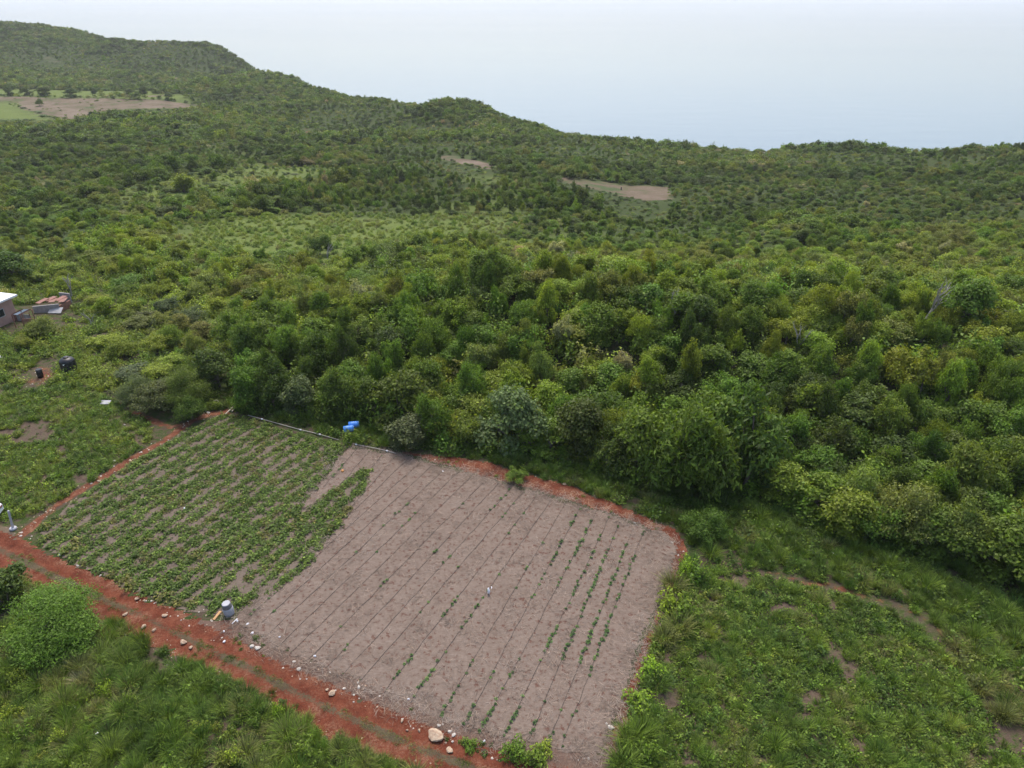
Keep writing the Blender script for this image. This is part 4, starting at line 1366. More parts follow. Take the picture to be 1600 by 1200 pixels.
# grass down the middle and the sides of the track
n = 900
t = rng.integers(0, len(track_mid) - 1, n); f = rng.random(n)
mp_ = track_mid[t] * (1 - f)[:, None] + track_mid[t + 1] * f[:, None]
off = rng.normal(size=n) * .16
dv = unit(np.concatenate([track_mid[t + 1] - track_mid[t], np.zeros((n, 1))], 1))
x, y = mp_[:, 0] - dv[:, 1] * off, mp_[:, 1] + dv[:, 0] * off
k = vnoise(x, y, 2.0, 75, 2) > .40
x, y = x[k], y[k]
sets.append((x, y, np.array([7, 8, 8])[rng.integers(0, 3, len(x))], rng.uniform(.3, .65, len(x)), gcol(len(x), x, y, {'deep': .4, 'olive': .4, 'fresh': .2}, rng)))
off = -1.45 + rng.normal(size=n) * .28
x, y = mp_[:, 0] - dv[:, 1] * off, mp_[:, 1] + dv[:, 0] * off
k = vnoise(x, y, 2.2, 175, 2) > .42
x, y = x[k], y[k]
sets.append((x, y, np.array([5, 6, 7, 0])[rng.integers(0, 4, len(x))], rng.uniform(.35, .8, len(x)), gcol(len(x), x, y, {'deep': .5, 'olive': .3, 'fresh': .2}, rng)))
# thin growth on the open soil of the rough plots
for poly, step in ((P_WEEDS, .55), (P_LROUGH, .7), (P_BLGRASS, .6)):
    x, y = in_zone(poly, step, rng); k = bare_mask(x, y) & (rng.random(len(x)) < .75)
    x, y = x[k], y[k]
    sets.append((x, y, np.array([3, 8, 1])[rng.integers(0, 3, len(x))], rng.uniform(.25, .6, len(x)), gcol(len(x), x, y, {'deep': .35, 'olive': .45, 'fresh': .2}, rng)))
# scattered weeds on the verge between track and field, and on the red strip
x, y = in_zone(P_VERGE, .5, rng); k = (vnoise(x, y, 1.2, 76, 2) > .62) & (sdist(P_FIELD, x, y) < 0)
sets.append((x[k], y[k], rng.integers(0, 2, k.sum()) * 3, rng.uniform(.3, .7, k.sum()), gcol(k.sum(), x[k], y[k], {'deep': .5, 'fresh': .3, 'olive': .2}, rng)))
x, y = in_zone(P_TOPRED, .5, rng); k = vnoise(x, y, 1.2, 77, 2) > .66
sets.append((x[k], y[k], rng.integers(0, 2, k.sum()) * 3, rng.uniform(.3, .7, k.sum()), gcol(k.sum(), x[k], y[k], {'deep': .5, 'fresh': .5}, rng)))
WG = WP + [bpy.data.objects.new('proto_weed_zgrass_%d' % i, GRASS[j]) for i, j in enumerate((2, 2, 3, 3, 4))]   # picks 4..8
cover('weeds', 'low green weeds and short grass on the open rough ground', sets, WG, 'weeds')

# rough meadow grass in the clearings of the middle distance
sets = []
for poly, step in ((P_MEADOW, 1.5), (P_MEADOW2, 2.2)):
    lo, hi = poly.min(0) - 6, poly.max(0) + 6
    x, y = jitter_grid(lo[0], hi[0], lo[1], hi[1], step, rng)
    k = (sdist(poly, x, y) > -5) & (vnoise(x, y, 5, 79, 3) > .40)
    x, y = x[k], y[k]
    sets.append((x, y, rng.integers(0, 3, len(x)), rng.uniform(.25, .8, len(x)) ** 1.2, gcol(len(x), x, y, {'fresh': .35, 'lime': .4, 'olive': .25}, rng, 47, 9.0)))
cover('meadow_grass', 'bright rough grass and low growth in the meadow clearings', sets, BP, 'grass')

# leafy crop rows of the left-hand field
dirv = np.array([.49, .872]); nrm = np.array([dirv[1], -dirv[0]])
lo, hi = P_CROP.min(0), P_CROP.max(0); c0 = (lo + hi) / 2
xs, ys = [], []
for r_ in np.arange(-20, 20, 1.22):
    a = np.arange(-24, 24, .12)
    a = a + rng.normal(size=len(a)) * .1
    o = r_ + rng.normal(size=len(a)) * .18 + (vnoise(a, np.full(len(a), r_), 3.0, 85, 2) - .5) * .3
    q = c0 + a[:, None] * dirv + o[:, None] * nrm
    xs.append(q[:, 0]); ys.append(q[:, 1])
x, y = np.concatenate(xs), np.concatenate(ys)
lush = vnoise(x, y, 4.5, 87, 3)
k = (sdist(P_CROP, x, y) > .1) & (lush + rng.random(len(x)) * .22 > .28)
x, y, lush = x[k], y[k], lush[k]
ci = rng.integers(0, 3, len(x)); cs = rng.uniform(.65, 1.12, len(x)) * (.85 + .55 * lush)
cc = np.array([(.110, .172, .034), (.145, .205, .042), (.180, .175, .054)])[np.minimum(rng.integers(0, 7, len(x)) // 3, 2)] * rng.uniform(.8, 1.2, (len(x), 1))
x2, y2 = in_zone(P_CROP, .48, rng); k = vnoise(x2, y2, 3.0, 89, 2) > .38
x2, y2 = x2[k], y2[k]
cover('crop_foliage', 'rows of low leafy vines covering the left field', [(x, y, ci, cs, cc), (x2, y2, rng.integers(0, 3, len(x2)), rng.uniform(.28, .55, len(x2)), np.tile(np.array([[.12, .15, .046]]), (len(x2), 1)) * rng.uniform(.8, 1.2, (len(x2), 1)))], CPR, 'crops')

# straw litter on the dry field
x, y = in_zone(P_FIELD, .5, rng, -.3)
k = (sdist(P_CROP, x, y) < 0)
x, y = x[k], y[k]
SPR = protos(STRAW, 'straw')
pal = np.array([(.27, .215, .175), (.21, .165, .13), (.30, .25, .21), (.13, .10, .08)])
cover('straw', 'loose dry straw strewn over the dry field', [(x, y, rng.integers(0, 3, len(x)), rng.uniform(.8, 1.3, len(x)), pal[rng.integers(0, 4, len(x))])], SPR, 'straw')

# ------------------------------------------------------------------ seedling rows and drip lines of the dry field
TOPS = [(559, 700), (577.5, 705), (599, 709), (619, 712.5), (639, 716), (657.5, 722.5), (676, 727.5), (697.5, 731), (718, 737), (738, 743), (759, 750), (779, 756), (800, 762), (819.5, 767), (842, 771), (864.5, 777.5), (885.5, 783.5), (908, 791), (932, 801), (953, 807), (968, 817), (990, 824), (1006, 830)]
BOTS = [None, None, None, None, None, (381, 972), (397, 984), (415, 996), (434, 1011), (455, 1021), (483, 1031), (513, 1042), (536, 1055), (562, 1067), (599, 1084), (641, 1098), (687, 1122), (725, 1134), (750, 1145), (788, 1152), (826, 1157), (856, 1162), (876, 1171)]
CUT = [(505, 762), (520, 772), (540, 782), (470, 885), (418, 930)]
seeds = []
for i, tp in enumerate(TOPS):
    bt = BOTS[i] or CUT[i]
    A, B = gp(*tp), gp(*bt)
    ln = (B - A).length
    n = max(6, int(ln / .8))
    pts = []
    for k in range(n + 1):
        q = A.lerp(B, k / n)
        q.x += random.uniform(-.04, .04); q.y += random.uniform(-.04, .04)
        pts.append((q.x, q.y, hz(q.x, q.y) + .055))
    tube = MB().tube(pts, .013, 5).build('drip_line', M['drip'])
    tag(tube, 'thin dark drip line, %s from the left across the dry field' % ordinal(i + 1), 'drip line', 'drip lines across the dry field')
    m_ = int(ln / .26)
    for k in range(m_):
        f = (k + random.uniform(.2, .8)) / m_
        q = A.lerp(B, f)
        lush = float(vnoise(np.array([q.x]), np.array([q.y]), 2.6, 95, 2)[0])
        right = smooth(8, 21, float(i))
        base = .108 + .030 * right
        s_ = base * (.6 + .95 * max(0, lush - .25)) * random.uniform(.75, 1.25)
        if i == 0 and .12 < f < .75: s_ = .15 * random.uniform(.7, 1.2)
        if random.random() < .10: continue
        seeds.append((i, q.x + random.uniform(-.08, .08), q.y + random.uniform(-.08, .08), s_, random.randrange(4)))
seeds.sort(key=lambda a: -a[3] / math.hypot(a[1], a[2], CAM_H))
SEEDT = [(.080, .15, .045), (.10, .175, .055), (.07, .125, .048)]
up_of = {}
for (i, x_, y_, s_, v_) in sorted(seeds[:300], key=lambda a: a[2]):
    o = link('seedling', SEED[v_]); o.location = (x_, y_, hz(x_, y_) + .03); o.rotation_euler = (0, 0, random.uniform(0, 6.28)); o.scale = (s_ * 1.5, s_ * 1.5, s_ * 1.5)
    o['tint'] = list(random.choice(SEEDT))
    up_of[i] = up_of.get(i, 0) + 1
    tag(o, 'leafy bean seedling, %s up from the track in the dry field\'s %s row' % (ordinal(up_of[i]), ordinal(i + 1)), 'seedling', 'leafy seedlings of the dry field')
rs = np.array([(a[1], a[2], a[3], a[4]) for a in seeds[300:]])
tint_s = np.array(SEEDT)[rng.integers(0, 3, len(rs))] * .85
cover('small_seedlings', 'tiny dark green seedlings dotted along the planted rows', [(rs[:, 0], rs[:, 1], rs[:, 3].astype(int), rs[:, 2] * 1.5, tint_s)], protos(SEED, 'seed'), 'seedlings')

# the large single grass clumps one can pick out
picks = []
for poly, nm, cnt in ((P_BLGRASS, 'below the red track', 26), (P_VERGEGRASS, 'under the forest edge', 30), (P_RGRASS, 'in the lower right grass', 22)):
    x, y = in_zone(poly, 1.9, rng, .5)
    k = bare_mask(x, y)
    px_, py_ = project(x, y, np.zeros(len(x)))
    k &= (px_ > 5) & (px_ < 1595) & (py_ < 1195)
    if poly is P_VERGEGRASS: k &= (px_ > 1080) & (py_ > 790)
    x, y, px_ = x[k], y[k], px_[k]
    ch = rng.permutation(len(x))[:cnt]
    ch = ch[np.argsort(px_[ch])]
    for j_, i in enumerate(ch): picks.append((x[i], y[i], 'tall arching grass clump, %s from the left of those %s' % (ordinal(j_ + 1), nm), rng.uniform(1.0, 1.25)))
for (a, b0, s_, lab) in [(1052, 918, 1.5, 'big grass clump between the two vivid bushes'), (1062, 985, 1.7, 'big grass clump below the lower vivid bush'), (1038, 1000, 1.5, 'grass clump leaning over the right field edge'), (1028, 1072, 1.3, 'pale grass clump beside the low bright bush'), (985, 1158, 1.4, 'grass clump at the lower right field corner'), (1005, 1150, 1.5, 'tall grass clump beside the lower right field corner'), (975, 1195, 1.4, 'grass clump at the very bottom by the dry field'), (1300, 1045, 1.0, 'broad-leaved grass clump alone in the weed plot'), (1210, 1165, 1.1, 'spiky grass clump near the bottom of the weed plot'), (1370, 1180, 1.1, 'spiky grass clump low in the weed plot\'s right half'), (1110, 1055, 1.0, 'spiky grass clump in the left of the weed plot'), (1360, 1130, 1.0, 'pale spiky grass clump in the middle of the weed plot')]:
    p = gp(a, b0); picks.append((p.x, p.y, lab, s_))
for (x_, y_, lab, s_) in picks:
    o = link('grass_clump', GRASS[random.choice([0, 0, 1])]); o.location = (x_, y_, hz(x_, y_) - .02); o.rotation_euler = (0, 0, random.uniform(0, 6.28)); o.scale = (s_, s_, s_)
    c = np.array(random.choice([GTINT['fresh'], GTINT['deep'], GTINT['olive'], GTINT['fresh']])) * random.uniform(.9, 1.2)
    o['tint'] = [float(q) for q in c]
    tag(o, lab, 'grass clump', 'single tall grass clumps')

# ------------------------------------------------------------------ rocks and stones
def rock_mesh(seed, squash=.6, cuts=2, rough=.35):
    bm = bmesh.new(); bmesh.ops.create_icosphere(bm, subdivisions=cuts, radius=.5)
    r_ = random.Random(seed); d = [Vector((r_.uniform(-1, 1), r_.uniform(-1, 1), r_.uniform(-1, 1))).normalized() for _ in range(9)]
    o_ = [r_.uniform(.26, .46) for _ in d]
    for v in bm.verts:
        for q, e in zip(d, o_):
            k = v.co.dot(q)
            if k > e: v.co -= q * (k - e) * .9
        v.co += Vector((r_.uniform(-1, 1), r_.uniform(-1, 1), r_.uniform(-1, 1))) * .025
        v.co.z *= squash
    me = bpy.data.meshes.new('rock'); bm.to_mesh(me); bm.free()
    return me


ROCKS = []
for k in range(5):
    for mk in ('rock', 'whiterock'):
        me = rock_mesh(600 + k, .45 + .1 * k); me.materials.append(M[mk]); ROCKS.append(me)


def rock(px, py, s_, white, label, stretch=1.3, group='pale rocks along the track'):
    p = gp(px, py); s_ *= .66
    k = random.randrange(5)
    o = link('rock', ROCKS[k * 2 + int(white)]); o.location = (p.x, p.y, p.z + s_ * .12); o.rotation_euler = (0, random.uniform(-.2, .2), random.uniform(0, 6.28)); o.scale = (s_ * stretch, s_, s_)
    tag(o, label, 'rock', group)
    return o


o = rock(680, 1151, 1.1, False, 'largest pale boulder lying on the red track verge', 1.5); o.rotation_euler = (0, 0, -.5)
for a in [(403, 1013, .55, 1, 'white rock, biggest of the pair left beside the upper rut'), (394, 1010, .38, 1, 'smaller white rock touching the pair\'s big one'), (460, 1034, .30, 1, 'white rock right of the white pair by the dry field'), (467, 1046, .36, 1, 'chipped white rock just below the one by the dry field'), (519, 1084, .55, 0, 'tan rock on the track edge near mid verge'), (511, 1078, .3, 0, 'small tan rock touching the tan one on the verge'), (538, 1076, .26, 1, 'small white rock above the tan rocks'), (561, 1074, .34, 1, 'white rock at the field edge by a drip line end'), (559, 1067, .2, 1, 'pebble-sized white rock just above the field-edge rock'),
          (553, 1086, .2, 1, 'little white rock below the field-edge rock'), (628, 1127, .28, 0, 'cream rock left of the largest boulder'), (655, 1142, .26, 0, 'cream rock touching the boulder\'s left end'), (636, 1141, .2, 0, 'small cream rock between the cream ones'), (686, 1134, .35, 1, 'flat white rock above the largest boulder'), (692, 1132, .16, 1, 'small white rock beside the flat white one'), (703, 1143, .32, 1, 'white rock right of the largest boulder'), (709, 1149, .34, 1, 'second white rock right of the largest boulder'), (703, 1173, .6, 0, 'pinkish rock in the rut below the boulder'), (707, 1159, .18, 1, 'white stone under the second white rock'),
          (214, 936, .45, 0, 'pale orange rock on the upper rut'), (258, 962, .5, 0, 'pale orange rock in the middle of the upper rut'), (196, 960, .45, 0, 'pale rock in the lower rut near the fine-leaved tree'), (224, 980, .5, 0, 'larger pale rock in the lower rut'), (241, 985, .35, 0, 'pale rock right of the larger lower-rut rock'), (287, 1004, .6, 0, 'broken pale rock in the lower rut, right group'), (298, 1012, .4, 0, 'pale rock right of the broken one'), (157, 900, .28, 1, 'white stone left of the crop field\'s lower edge'), (122, 884, .3, 1, 'white stone at the crop field\'s lower left edge'),
          (882, 757, .5, 0, 'cream rock on the red strip above the dry field'), (1060, 868, .25, 1, 'white stone at the dry field\'s right corner'), (1068, 862, .2, 1, 'smaller white stone at the right field corner'), (1050, 848, .25, 1, 'white stone on the field\'s right top edge'), (955, 1137, .5, 1, 'white rubble rock at the lower right field edge'), (948, 1132, .25, 1, 'small white rubble left of the rubble rock'), (179, 721, .42, 1, 'round white rock on the path left of the crops'), (204, 720, .4, 0, 'flat cream rock on the path left of the crops'), (155, 752, .45, 0, 'long cream rock on the path, lower down'), (41, 708, .5, 1, 'pale stone among weeds left of the path'), (62, 703, .45, 1, 'pale stone right of the one among weeds'), (195, 664, .3, 1, 'white stone near the top of the rough plot'), (630, 691, .35, 1, 'white stone under the pale bush by the forest'), (480, 633, .35, 1, 'white stone at the forest foot above the pipe'), (497, 679, .3, 1, 'white stone beside the pipe by the crops')]:
    rock(*a)
# small stones nobody could count
sets = []
for line, n, sd_ in ((RUT_UP, 1000, 1.1), (RUT_LOW, 700, .6)):
    t = rng.integers(0, len(line) - 1, n); f = rng.random(n)
    q = line[t] * (1 - f)[:, None] + line[t + 1] * f[:, None] + rng.normal(size=(n, 2)) * sd_
    k = (sdist(P_FIELD, q[:, 0], q[:, 1]) < .3) & (sdist(P_CROP, q[:, 0], q[:, 1]) < .3) & (vnoise(q[:, 0], q[:, 1], 2.5, 99, 2) > .4)
    q = q[k]
    sets.append((q[:, 0], q[:, 1], rng.integers(0, 10, len(q)), .05 + .13 * rng.random(len(q)) ** 3, np.ones((len(q), 3))))
for poly, step, th in ((P_TOPRED, .35, .5), (P_VERGE, .3, .45), (P_LROUGH, .9, .66), (P_BAREL, .5, .3), (P_BARE2, .4, .3)):
    x, y = in_zone(poly, step, rng); k = vnoise(x, y, 2.0, 98, 2) > th
    k &= sdist(P_FIELD, x, y) < .2
    x, y = x[k], y[k]
    sets.append((x, y, rng.integers(0, 10, len(x)), .05 + .16 * rng.random(len(x)) ** 3, np.ones((len(x), 3))))
x = np.concatenate([L_LEFTPATH[:-1, 0] * (1 - f_) + L_LEFTPATH[1:, 0] * f_ for f_ in np.linspace(0, 1, 14)]); y = np.concatenate([L_LEFTPATH[:-1, 1] * (1 - f_) + L_LEFTPATH[1:, 1] * f_ for f_ in np.linspace(0, 1, 14)])
x = x + rng.normal(size=len(x)) * .4; y = y + rng.normal(size=len(y)) * .4
sets.append((x, y, rng.integers(0, 10, len(x)), .06 + .2 * rng.random(len(x)) ** 3, np.ones((len(x), 3))))
cover('gravel', 'small pale stones scattered over the red soil', sets, protos(ROCKS, 'stone'), 'gravel')

# ------------------------------------------------------------------ things left by people
def frame_from(d, up=Vector((0, 0, 1))):
    d = d.normalized(); a = up.cross(d)
    if a.length < 1e-4: a = Vector((1, 0, 0))
    a.normalize(); b0 = d.cross(a)
    return Matrix((a, b0, d)).transposed()


# concrete-coloured drum with a dark upper ring
p = gp(359, 959)
t = thing('drum', p, 'pale grey drum with dark upper part standing at the corner of the crop rows', 'drum', None, .4)
t.rotation_euler = (.03, -.07, .4)
MB().lathe([(.27, 0), (.30, .03), (.32, .2), (.335, .42), (.32, .60), (.30, .63)], 22).build('body', M['concrete'], t, smooth_shade=True)
MB().lathe([(.302, .632), (.305, .66), (.285, .80), (.27, .92), (.255, .945)], 22).build('neck', M['concrete_dark'], t, smooth_shade=True)
MB().lathe([(.25, .946), (.255, .965), (.20, .985), (.19, .98)], 22).build('lid', M['concrete'], t, smooth_shade=True)


def bar(name, a, b0, r_, m_, label, cat, group=None, n=8, lift=0.0, sag=None):
    A, B = gp(*a), gp(*b0)
    A.z += r_ + lift; B.z += r_ + lift
    mid = A.lerp(B, .5)
    if sag: mid += Vector(sag)
    o = MB().tube([A, A.lerp(mid, .5), mid, mid.lerp(B, .5), B], r_, n).build(name, m_)
    return tag(o, label, cat, group)


A, B = gp(344.8, 956), gp(334, 969)
A.z += .05; B.z += .04
o = MB().box((A + B) / 2, (.16, .05, (B - A).length), frame_from(B - A)).build('plank', M['wood'])
tag(o, 'yellow wooden plank lying left of the drum', 'plank')
bar('short_pipe', (371, 967), (363, 975), .035, M['white_plastic'], 'short white plastic pipe lying below the drum', 'pipe')
bar('pole', (353, 650), (379, 625), .06, M['palewood'], 'longer pale pole lying by the forest corner', 'pole', 'pale poles by the forest corner', lift=.15)
bar('pole', (363, 645), (379, 626), .06, M['palewood'], 'shorter pale pole beside the longer one', 'pole', 'pale poles by the forest corner', lift=.1)
# irrigation pipe along the top of both fields
PIPE = [(388, 651), (410, 657), (440, 665), (470, 673), (487, 677), (500, 681), (530, 689), (542, 692.5), (557, 696), (587, 702.5), (605, 706), (619, 710.5)]
pp = [gp(*q) for q in PIPE]
for q in pp: q.z += .12 + random.uniform(-.02, .04)
half = 7
for seg, lab in ((pp[:half], 'pale irrigation pipe along the top of the crop rows'), (pp[half:], 'pale irrigation pipe along the top left of the dry field')):
    o = MB().tube(seg, .036, 8).build('irrigation_pipe', M['pipe'], smooth_shade=True)
    tag(o, lab, 'pipe', 'irrigation pipes')
    for q in seg[1::2]:
        nxt = seg[min(seg.index(q) + 1, len(seg) - 1)]
        dd = (nxt - q) if (nxt - q).length > .01 else (q - seg[-2])
        MB().tube([q - dd.normalized() * .08, q + dd.normalized() * .08], .06, 8).build('coupling', M['white_plastic'], o)


# two blue drums lying in the grass
def lying_drum(px, py, yaw, label, lift):
    p = gp(px, py); p.z += lift
    t = thing('blue_drum', p, label, 'drum', 'blue drums in the grass', 0)
    m3 = Matrix.Rotation(yaw, 3, 'Z') @ Matrix.Rotation(R(88), 3, 'Y')
    prof = [(.24, -.45), (.285, -.43), (.29, -.22), (.305, -.18), (.29, -.14), (.29, .14), (.305, .18), (.29, .22), (.285, .43), (.24, .45)]
    MB().lathe(prof, 20, m=m3).build('body', M['blue_plastic'], t, smooth_shade=True)
    MB().lathe([(.05, .452), (.05, .475), (.03, .478)], 10, c=m3 @ Vector((.13, 0, 0)), m=m3).build('bung', M['white_plastic'], t)
    MB().lathe([(.05, .452), (.05, .475), (.03, .478)], 10, c=m3 @ Vector((-.13, 0, 0)), m=m3).build('bung', M['white_plastic'], t)


lying_drum(546, 679, R(12), 'nearer blue plastic drum lying in the grass', .62)
lying_drum(554, 673, R(5), 'farther blue plastic drum lying in the grass behind the other', .66)

# black water tank and the small black drum on bare soil
p = gp(110, 581)
t = thing('water_tank', p, 'large black domed water tank in the rough grass', 'tank', None, .5)
prof = [(.70, 0)]
for k in range(6):
    z = .05 + k * .2
    prof += [(.73, z), (.76, z + .05), (.76, z + .13), (.73, z + .18)]
prof += [(.74, 1.28), (.68, 1.42), (.55, 1.55), (.36, 1.64), (.30, 1.66)]
MB().lathe(prof, 28).build('body', M['black_plastic'], t, smooth_shade=True)
MB().lathe([(.26, 1.655), (.27, 1.72), (.24, 1.76), (.10, 1.78)], 20).build('lid', M['black_plastic'], t, smooth_shade=True)
MB().box((-.28, -.69, 1.18), (.22, .03, .10)).build('label_plate', M['white_plastic'], t)
p = gp(64, 589)
t = thing('black_drum', p, 'small black drum standing on the bare red soil', 'drum', None, .2)
MB().lathe([(.27, 0), (.29, .03), (.29, .28), (.305, .31), (.29, .34), (.29, .56), (.305, .59), (.29, .62), (.285, .86), (.27, .88)], 20).build('body', M['black_plastic'], t, smooth_shade=True)
MB().lathe([(.25, .882), (.25, .895), (.05, .897)], 20).build('rim', M['black_plastic'], t)


# litter and rubbish
def crumpled(px, py, s_, m_, name, label, cat, group=None, seed=0, lift=.3):
    p = gp(px, py)
    me = rock_mesh(700 + seed, 1.0, 2, .5); me.materials.append(m_)
    r_ = random.Random(seed)
    for v in me.vertices: v.co += Vector((r_.uniform(-.07, .07), r_.uniform(-.07, .07), r_.uniform(-.07, .07)))
    o = link(name, me); o.location = (p.x, p.y, p.z + s_[2] * lift); o.scale = s_; o.rotation_euler = (0, 0, r_.uniform(0, 6.28))
    return tag(o, label, cat, group)


crumpled(763.5, 929, (.26, .20, .62), M['white_plastic'], 'plastic_bag', 'white plastic bag standing up in the middle of the dry field', 'bag', 'litter', 1, .45)
crumpled(768, 919, (.22, .10, .14), M['white_plastic'], 'plastic_scrap', 'white plastic scrap just above the standing bag', 'litter', 'litter', 2)
for k, (a, b0, s_, lab) in enumerate([(371, 971, .14, 'white plastic scrap beside the short white pipe'), (387, 976, .15, 'white plastic scrap inside the dry field\'s left corner'), (394.5, 990, .15, 'white plastic scrap at the end of the leftmost drip lines'), (350, 987, .12, 'pale plastic scrap on the verge below the drum'), (350.5, 1003, .14, 'white scrap on the upper rut below the drum'), (437, 996, .12, 'tiny white scrap between two drip lines near the drum'), (492, 1026, .14, 'white scrap in the dry field above the verge rocks'), (638.5, 1093, .13, 'white scrap at a drip line end left of the boulder'), (756, 1159, .14, 'white scrap at the bottom edge of the dry field'), (834, 1184, .16, 'white scrap between the green bottom bushes'), (117, 1107, .22, 'white scrap on the bare patch at lower left'), (288, 795, .18, 'white scrap in the middle of the crop rows'), (692, 737, .12, 'tiny white scrap at the dry field\'s top edge'), (93, 868, .2, 'white scrap at the crop field\'s left corner'), (0, 562, .6, 'white litter at the left edge of the rough plot'), (1302, 868, .35, 'pale scrap in the grass under the right forest edge'), (152, 1148, .2, 'pale scrap among weeds at lower left')]):
    crumpled(a, b0, (s_ * 1.4, s_, s_), M['white_plastic'], 'plastic_scrap', lab, 'litter', 'litter', 10 + k)
crumpled(535.5, 737, (.34, .26, .26), M['orange'], 'orange_scrap', 'orange plastic scrap between the first drip lines', 'litter', 'litter', 40)
# dumped wheel and sheeting by the forest corner
p = gp(338, 632); p.z += .22
bm = bmesh.new()
n1_, n2_ = 24, 10
for i in range(n1_):
    for j in range(n2_):
        a, b0 = 2 * math.pi * i / n1_, 2 * math.pi * j / n2_
        r_ = .21 + .075 * math.cos(b0)
        bm.verts.new((r_ * math.cos(a), r_ * math.sin(a), .08 * math.sin(b0)))
bm.verts.ensure_lookup_table()
for i in range(n1_):
    for j in range(n2_):
        bm.faces.new([bm.verts[(i % n1_) * n2_ + j], bm.verts[((i + 1) % n1_) * n2_ + j], bm.verts[((i + 1) % n1_) * n2_ + (j + 1) % n2_], bm.verts[i * n2_ + (j + 1) % n2_]])
me = bpy.data.meshes.new('wheel'); bm.to_mesh(me); bm.free()
t = thing('dumped_wheel', p, 'cream ring-shaped wheel dumped by the forest corner', 'wheel')
t.rotation_euler = (R(48), 0, .2)
link('tyre', me, t, M['palewood'])
MB().lathe([(.13, -.03), (.14, 0), (.13, .03)], 16).build('hub', M['rubber'], t)
crumpled(331, 637, (.55, .45, .35), M['white_plastic'], 'crumpled_sheet', 'crumpled white sheet dumped in front of the wheel', 'sheet', 'rubbish by the forest corner', 50)
crumpled(334, 627, (.4, .3, .35), M['zinc'], 'scrap_metal', 'grey scrap metal dumped behind the wheel', 'scrap', 'rubbish by the forest corner', 51)
crumpled(325, 645, (.5, .25, .15), M['whiterock'], 'rubble_block', 'pale rubble block on the soil left of the poles', 'rubble', 'rubbish by the forest corner', 52)
crumpled(366, 617, (.5, .4, .35), M['whiterock'], 'rubble_block', 'pale rubble block under the trees above the poles', 'rubble', 'rubbish by the forest corner', 53)
A = gp(166, 632)
o = MB().box((A.x, A.y, A.z + .25), (.9, .5, .03), Matrix.Rotation(.3, 3, 'X')).build('metal_sheet', M['zinc']); tag(o, 'small grey metal sheet lying above the rough plot', 'sheet')

# leaning post with a round foot
A, B = gp(21, 827), Vector(at_depth(13, 798, gp(21, 827).y + .1))
t = thing('leaning_post', A, 'grey leaning post with round foot at the left edge', 'post')
MB().tube([Vector((0, 0, .05)), (B - A) * .5, B - A], [.085, .08, .08], 4).build('shaft', M['concrete'], t)
MB().lathe([(.22, 0), (.25, .05), (.25, .13), (.2, .18)], 18).build('foot', M['concrete'], t, smooth_shade=True)

# white car whose tail just reaches into view
p = gp(-47, 816)
t = thing('parked_car', p, 'white parked car of which only the tail shows at the left edge', 'car', None, R(8))
def extrude_profile(prof, w, y_in=1.0):
    mb_ = MB(); n_ = len(prof)
    vs_ = [(x_, -w / 2 * k_, z_) for x_, z_, k_ in prof] + [(x_, w / 2 * k_, z_) for x_, z_, k_ in prof]
    fs_ = [tuple(range(n_)), tuple(reversed(range(n_, 2 * n_)))] + [(i, i + n_, (i + 1) % n_ + n_, (i + 1) % n_) for i in range(n_)]
    return mb_.add(vs_, fs_)
extrude_profile([(-2.1, .35, 1), (-2.15, .75, 1), (-1.2, .92, 1), (2.0, .95, 1), (2.12, .8, 1), (2.12, .4, 1), (1.9, .28, 1), (-1.9, .28, 1)], 1.7).build('body', M['car_white'], t)
extrude_profile([(-1.2, .922, .95), (-.5, 1.38, .82), (1.2, 1.42, .82), (1.95, .952, .95)], 1.6).build('cabin', M['glass'], t)
extrude_profile([(-.55, 1.385, .83), (-.5, 1.44, .8), (1.15, 1.46, .8), (1.25, 1.425, .83)], 1.62).build('roof_panel', M['car_white'], t)
for sx in (-1.3, 1.3):
    for sy in (-.78, .78):
        w_ = MB().lathe([(.30, -.09), (.32, -.06), (.32, .06), (.30, .09)], 18, (sx, sy, .32), Matrix.Rotation(R(90), 3, 'X')).build('wheel', M['rubber'], t)
        MB().lathe([(.19, -.095), (.19, .095)], 14, (sx, sy, .32), Matrix.Rotation(R(90), 3, 'X')).build('rim', M['zinc'], w_)
for sy in (-.62, .62):
    MB().box((2.125, sy, .75), (.04, .3, .16)).build('tail_light', M['rust'], t)

# the house with the white roof, its sheds and fence
def px_at_z(px, py, z):
    x_, dy, dz = ray(px, py)
    t_ = (z - CAM_H) / dz
    return Vector((float(x_ * t_), float(dy * t_), z))


zb = hz(-60, 78)
C0 = px_at_z(25, 461.5, zb + 2.9)
fwd = Vector((-.27, -.96, 0)).normalized(); lft = Vector((-.96, .27, 0)).normalized()
hr = thing('house', (C0.x, C0.y, zb), 'small pink-walled house with flat white roof at the left edge', 'house')
m3 = Matrix((fwd, lft, Vector((0, 0, 1)))).transposed()
MB().box(m3 @ Vector((4.2, 4.2, 1.3)), (7.6, 7.6, 3.0), m3).build('wall', M['pinkwall'], hr)
MB().box(m3 @ Vector((4.2, 4.2, 2.9)), (8.6, 8.6, .2), m3).build('roof', M['roofwhite'], hr)
for u in (2.4, 5.6):
    w_ = MB().box(m3 @ Vector((u, .38, 1.5)), (1.2, .06, 1.0), m3).build('window', M['zinc'], hr)
    MB().box(m3 @ Vector((u, .345, 1.5)), (1.0, .02, .8), m3).build('pane', M['glass'], w_)
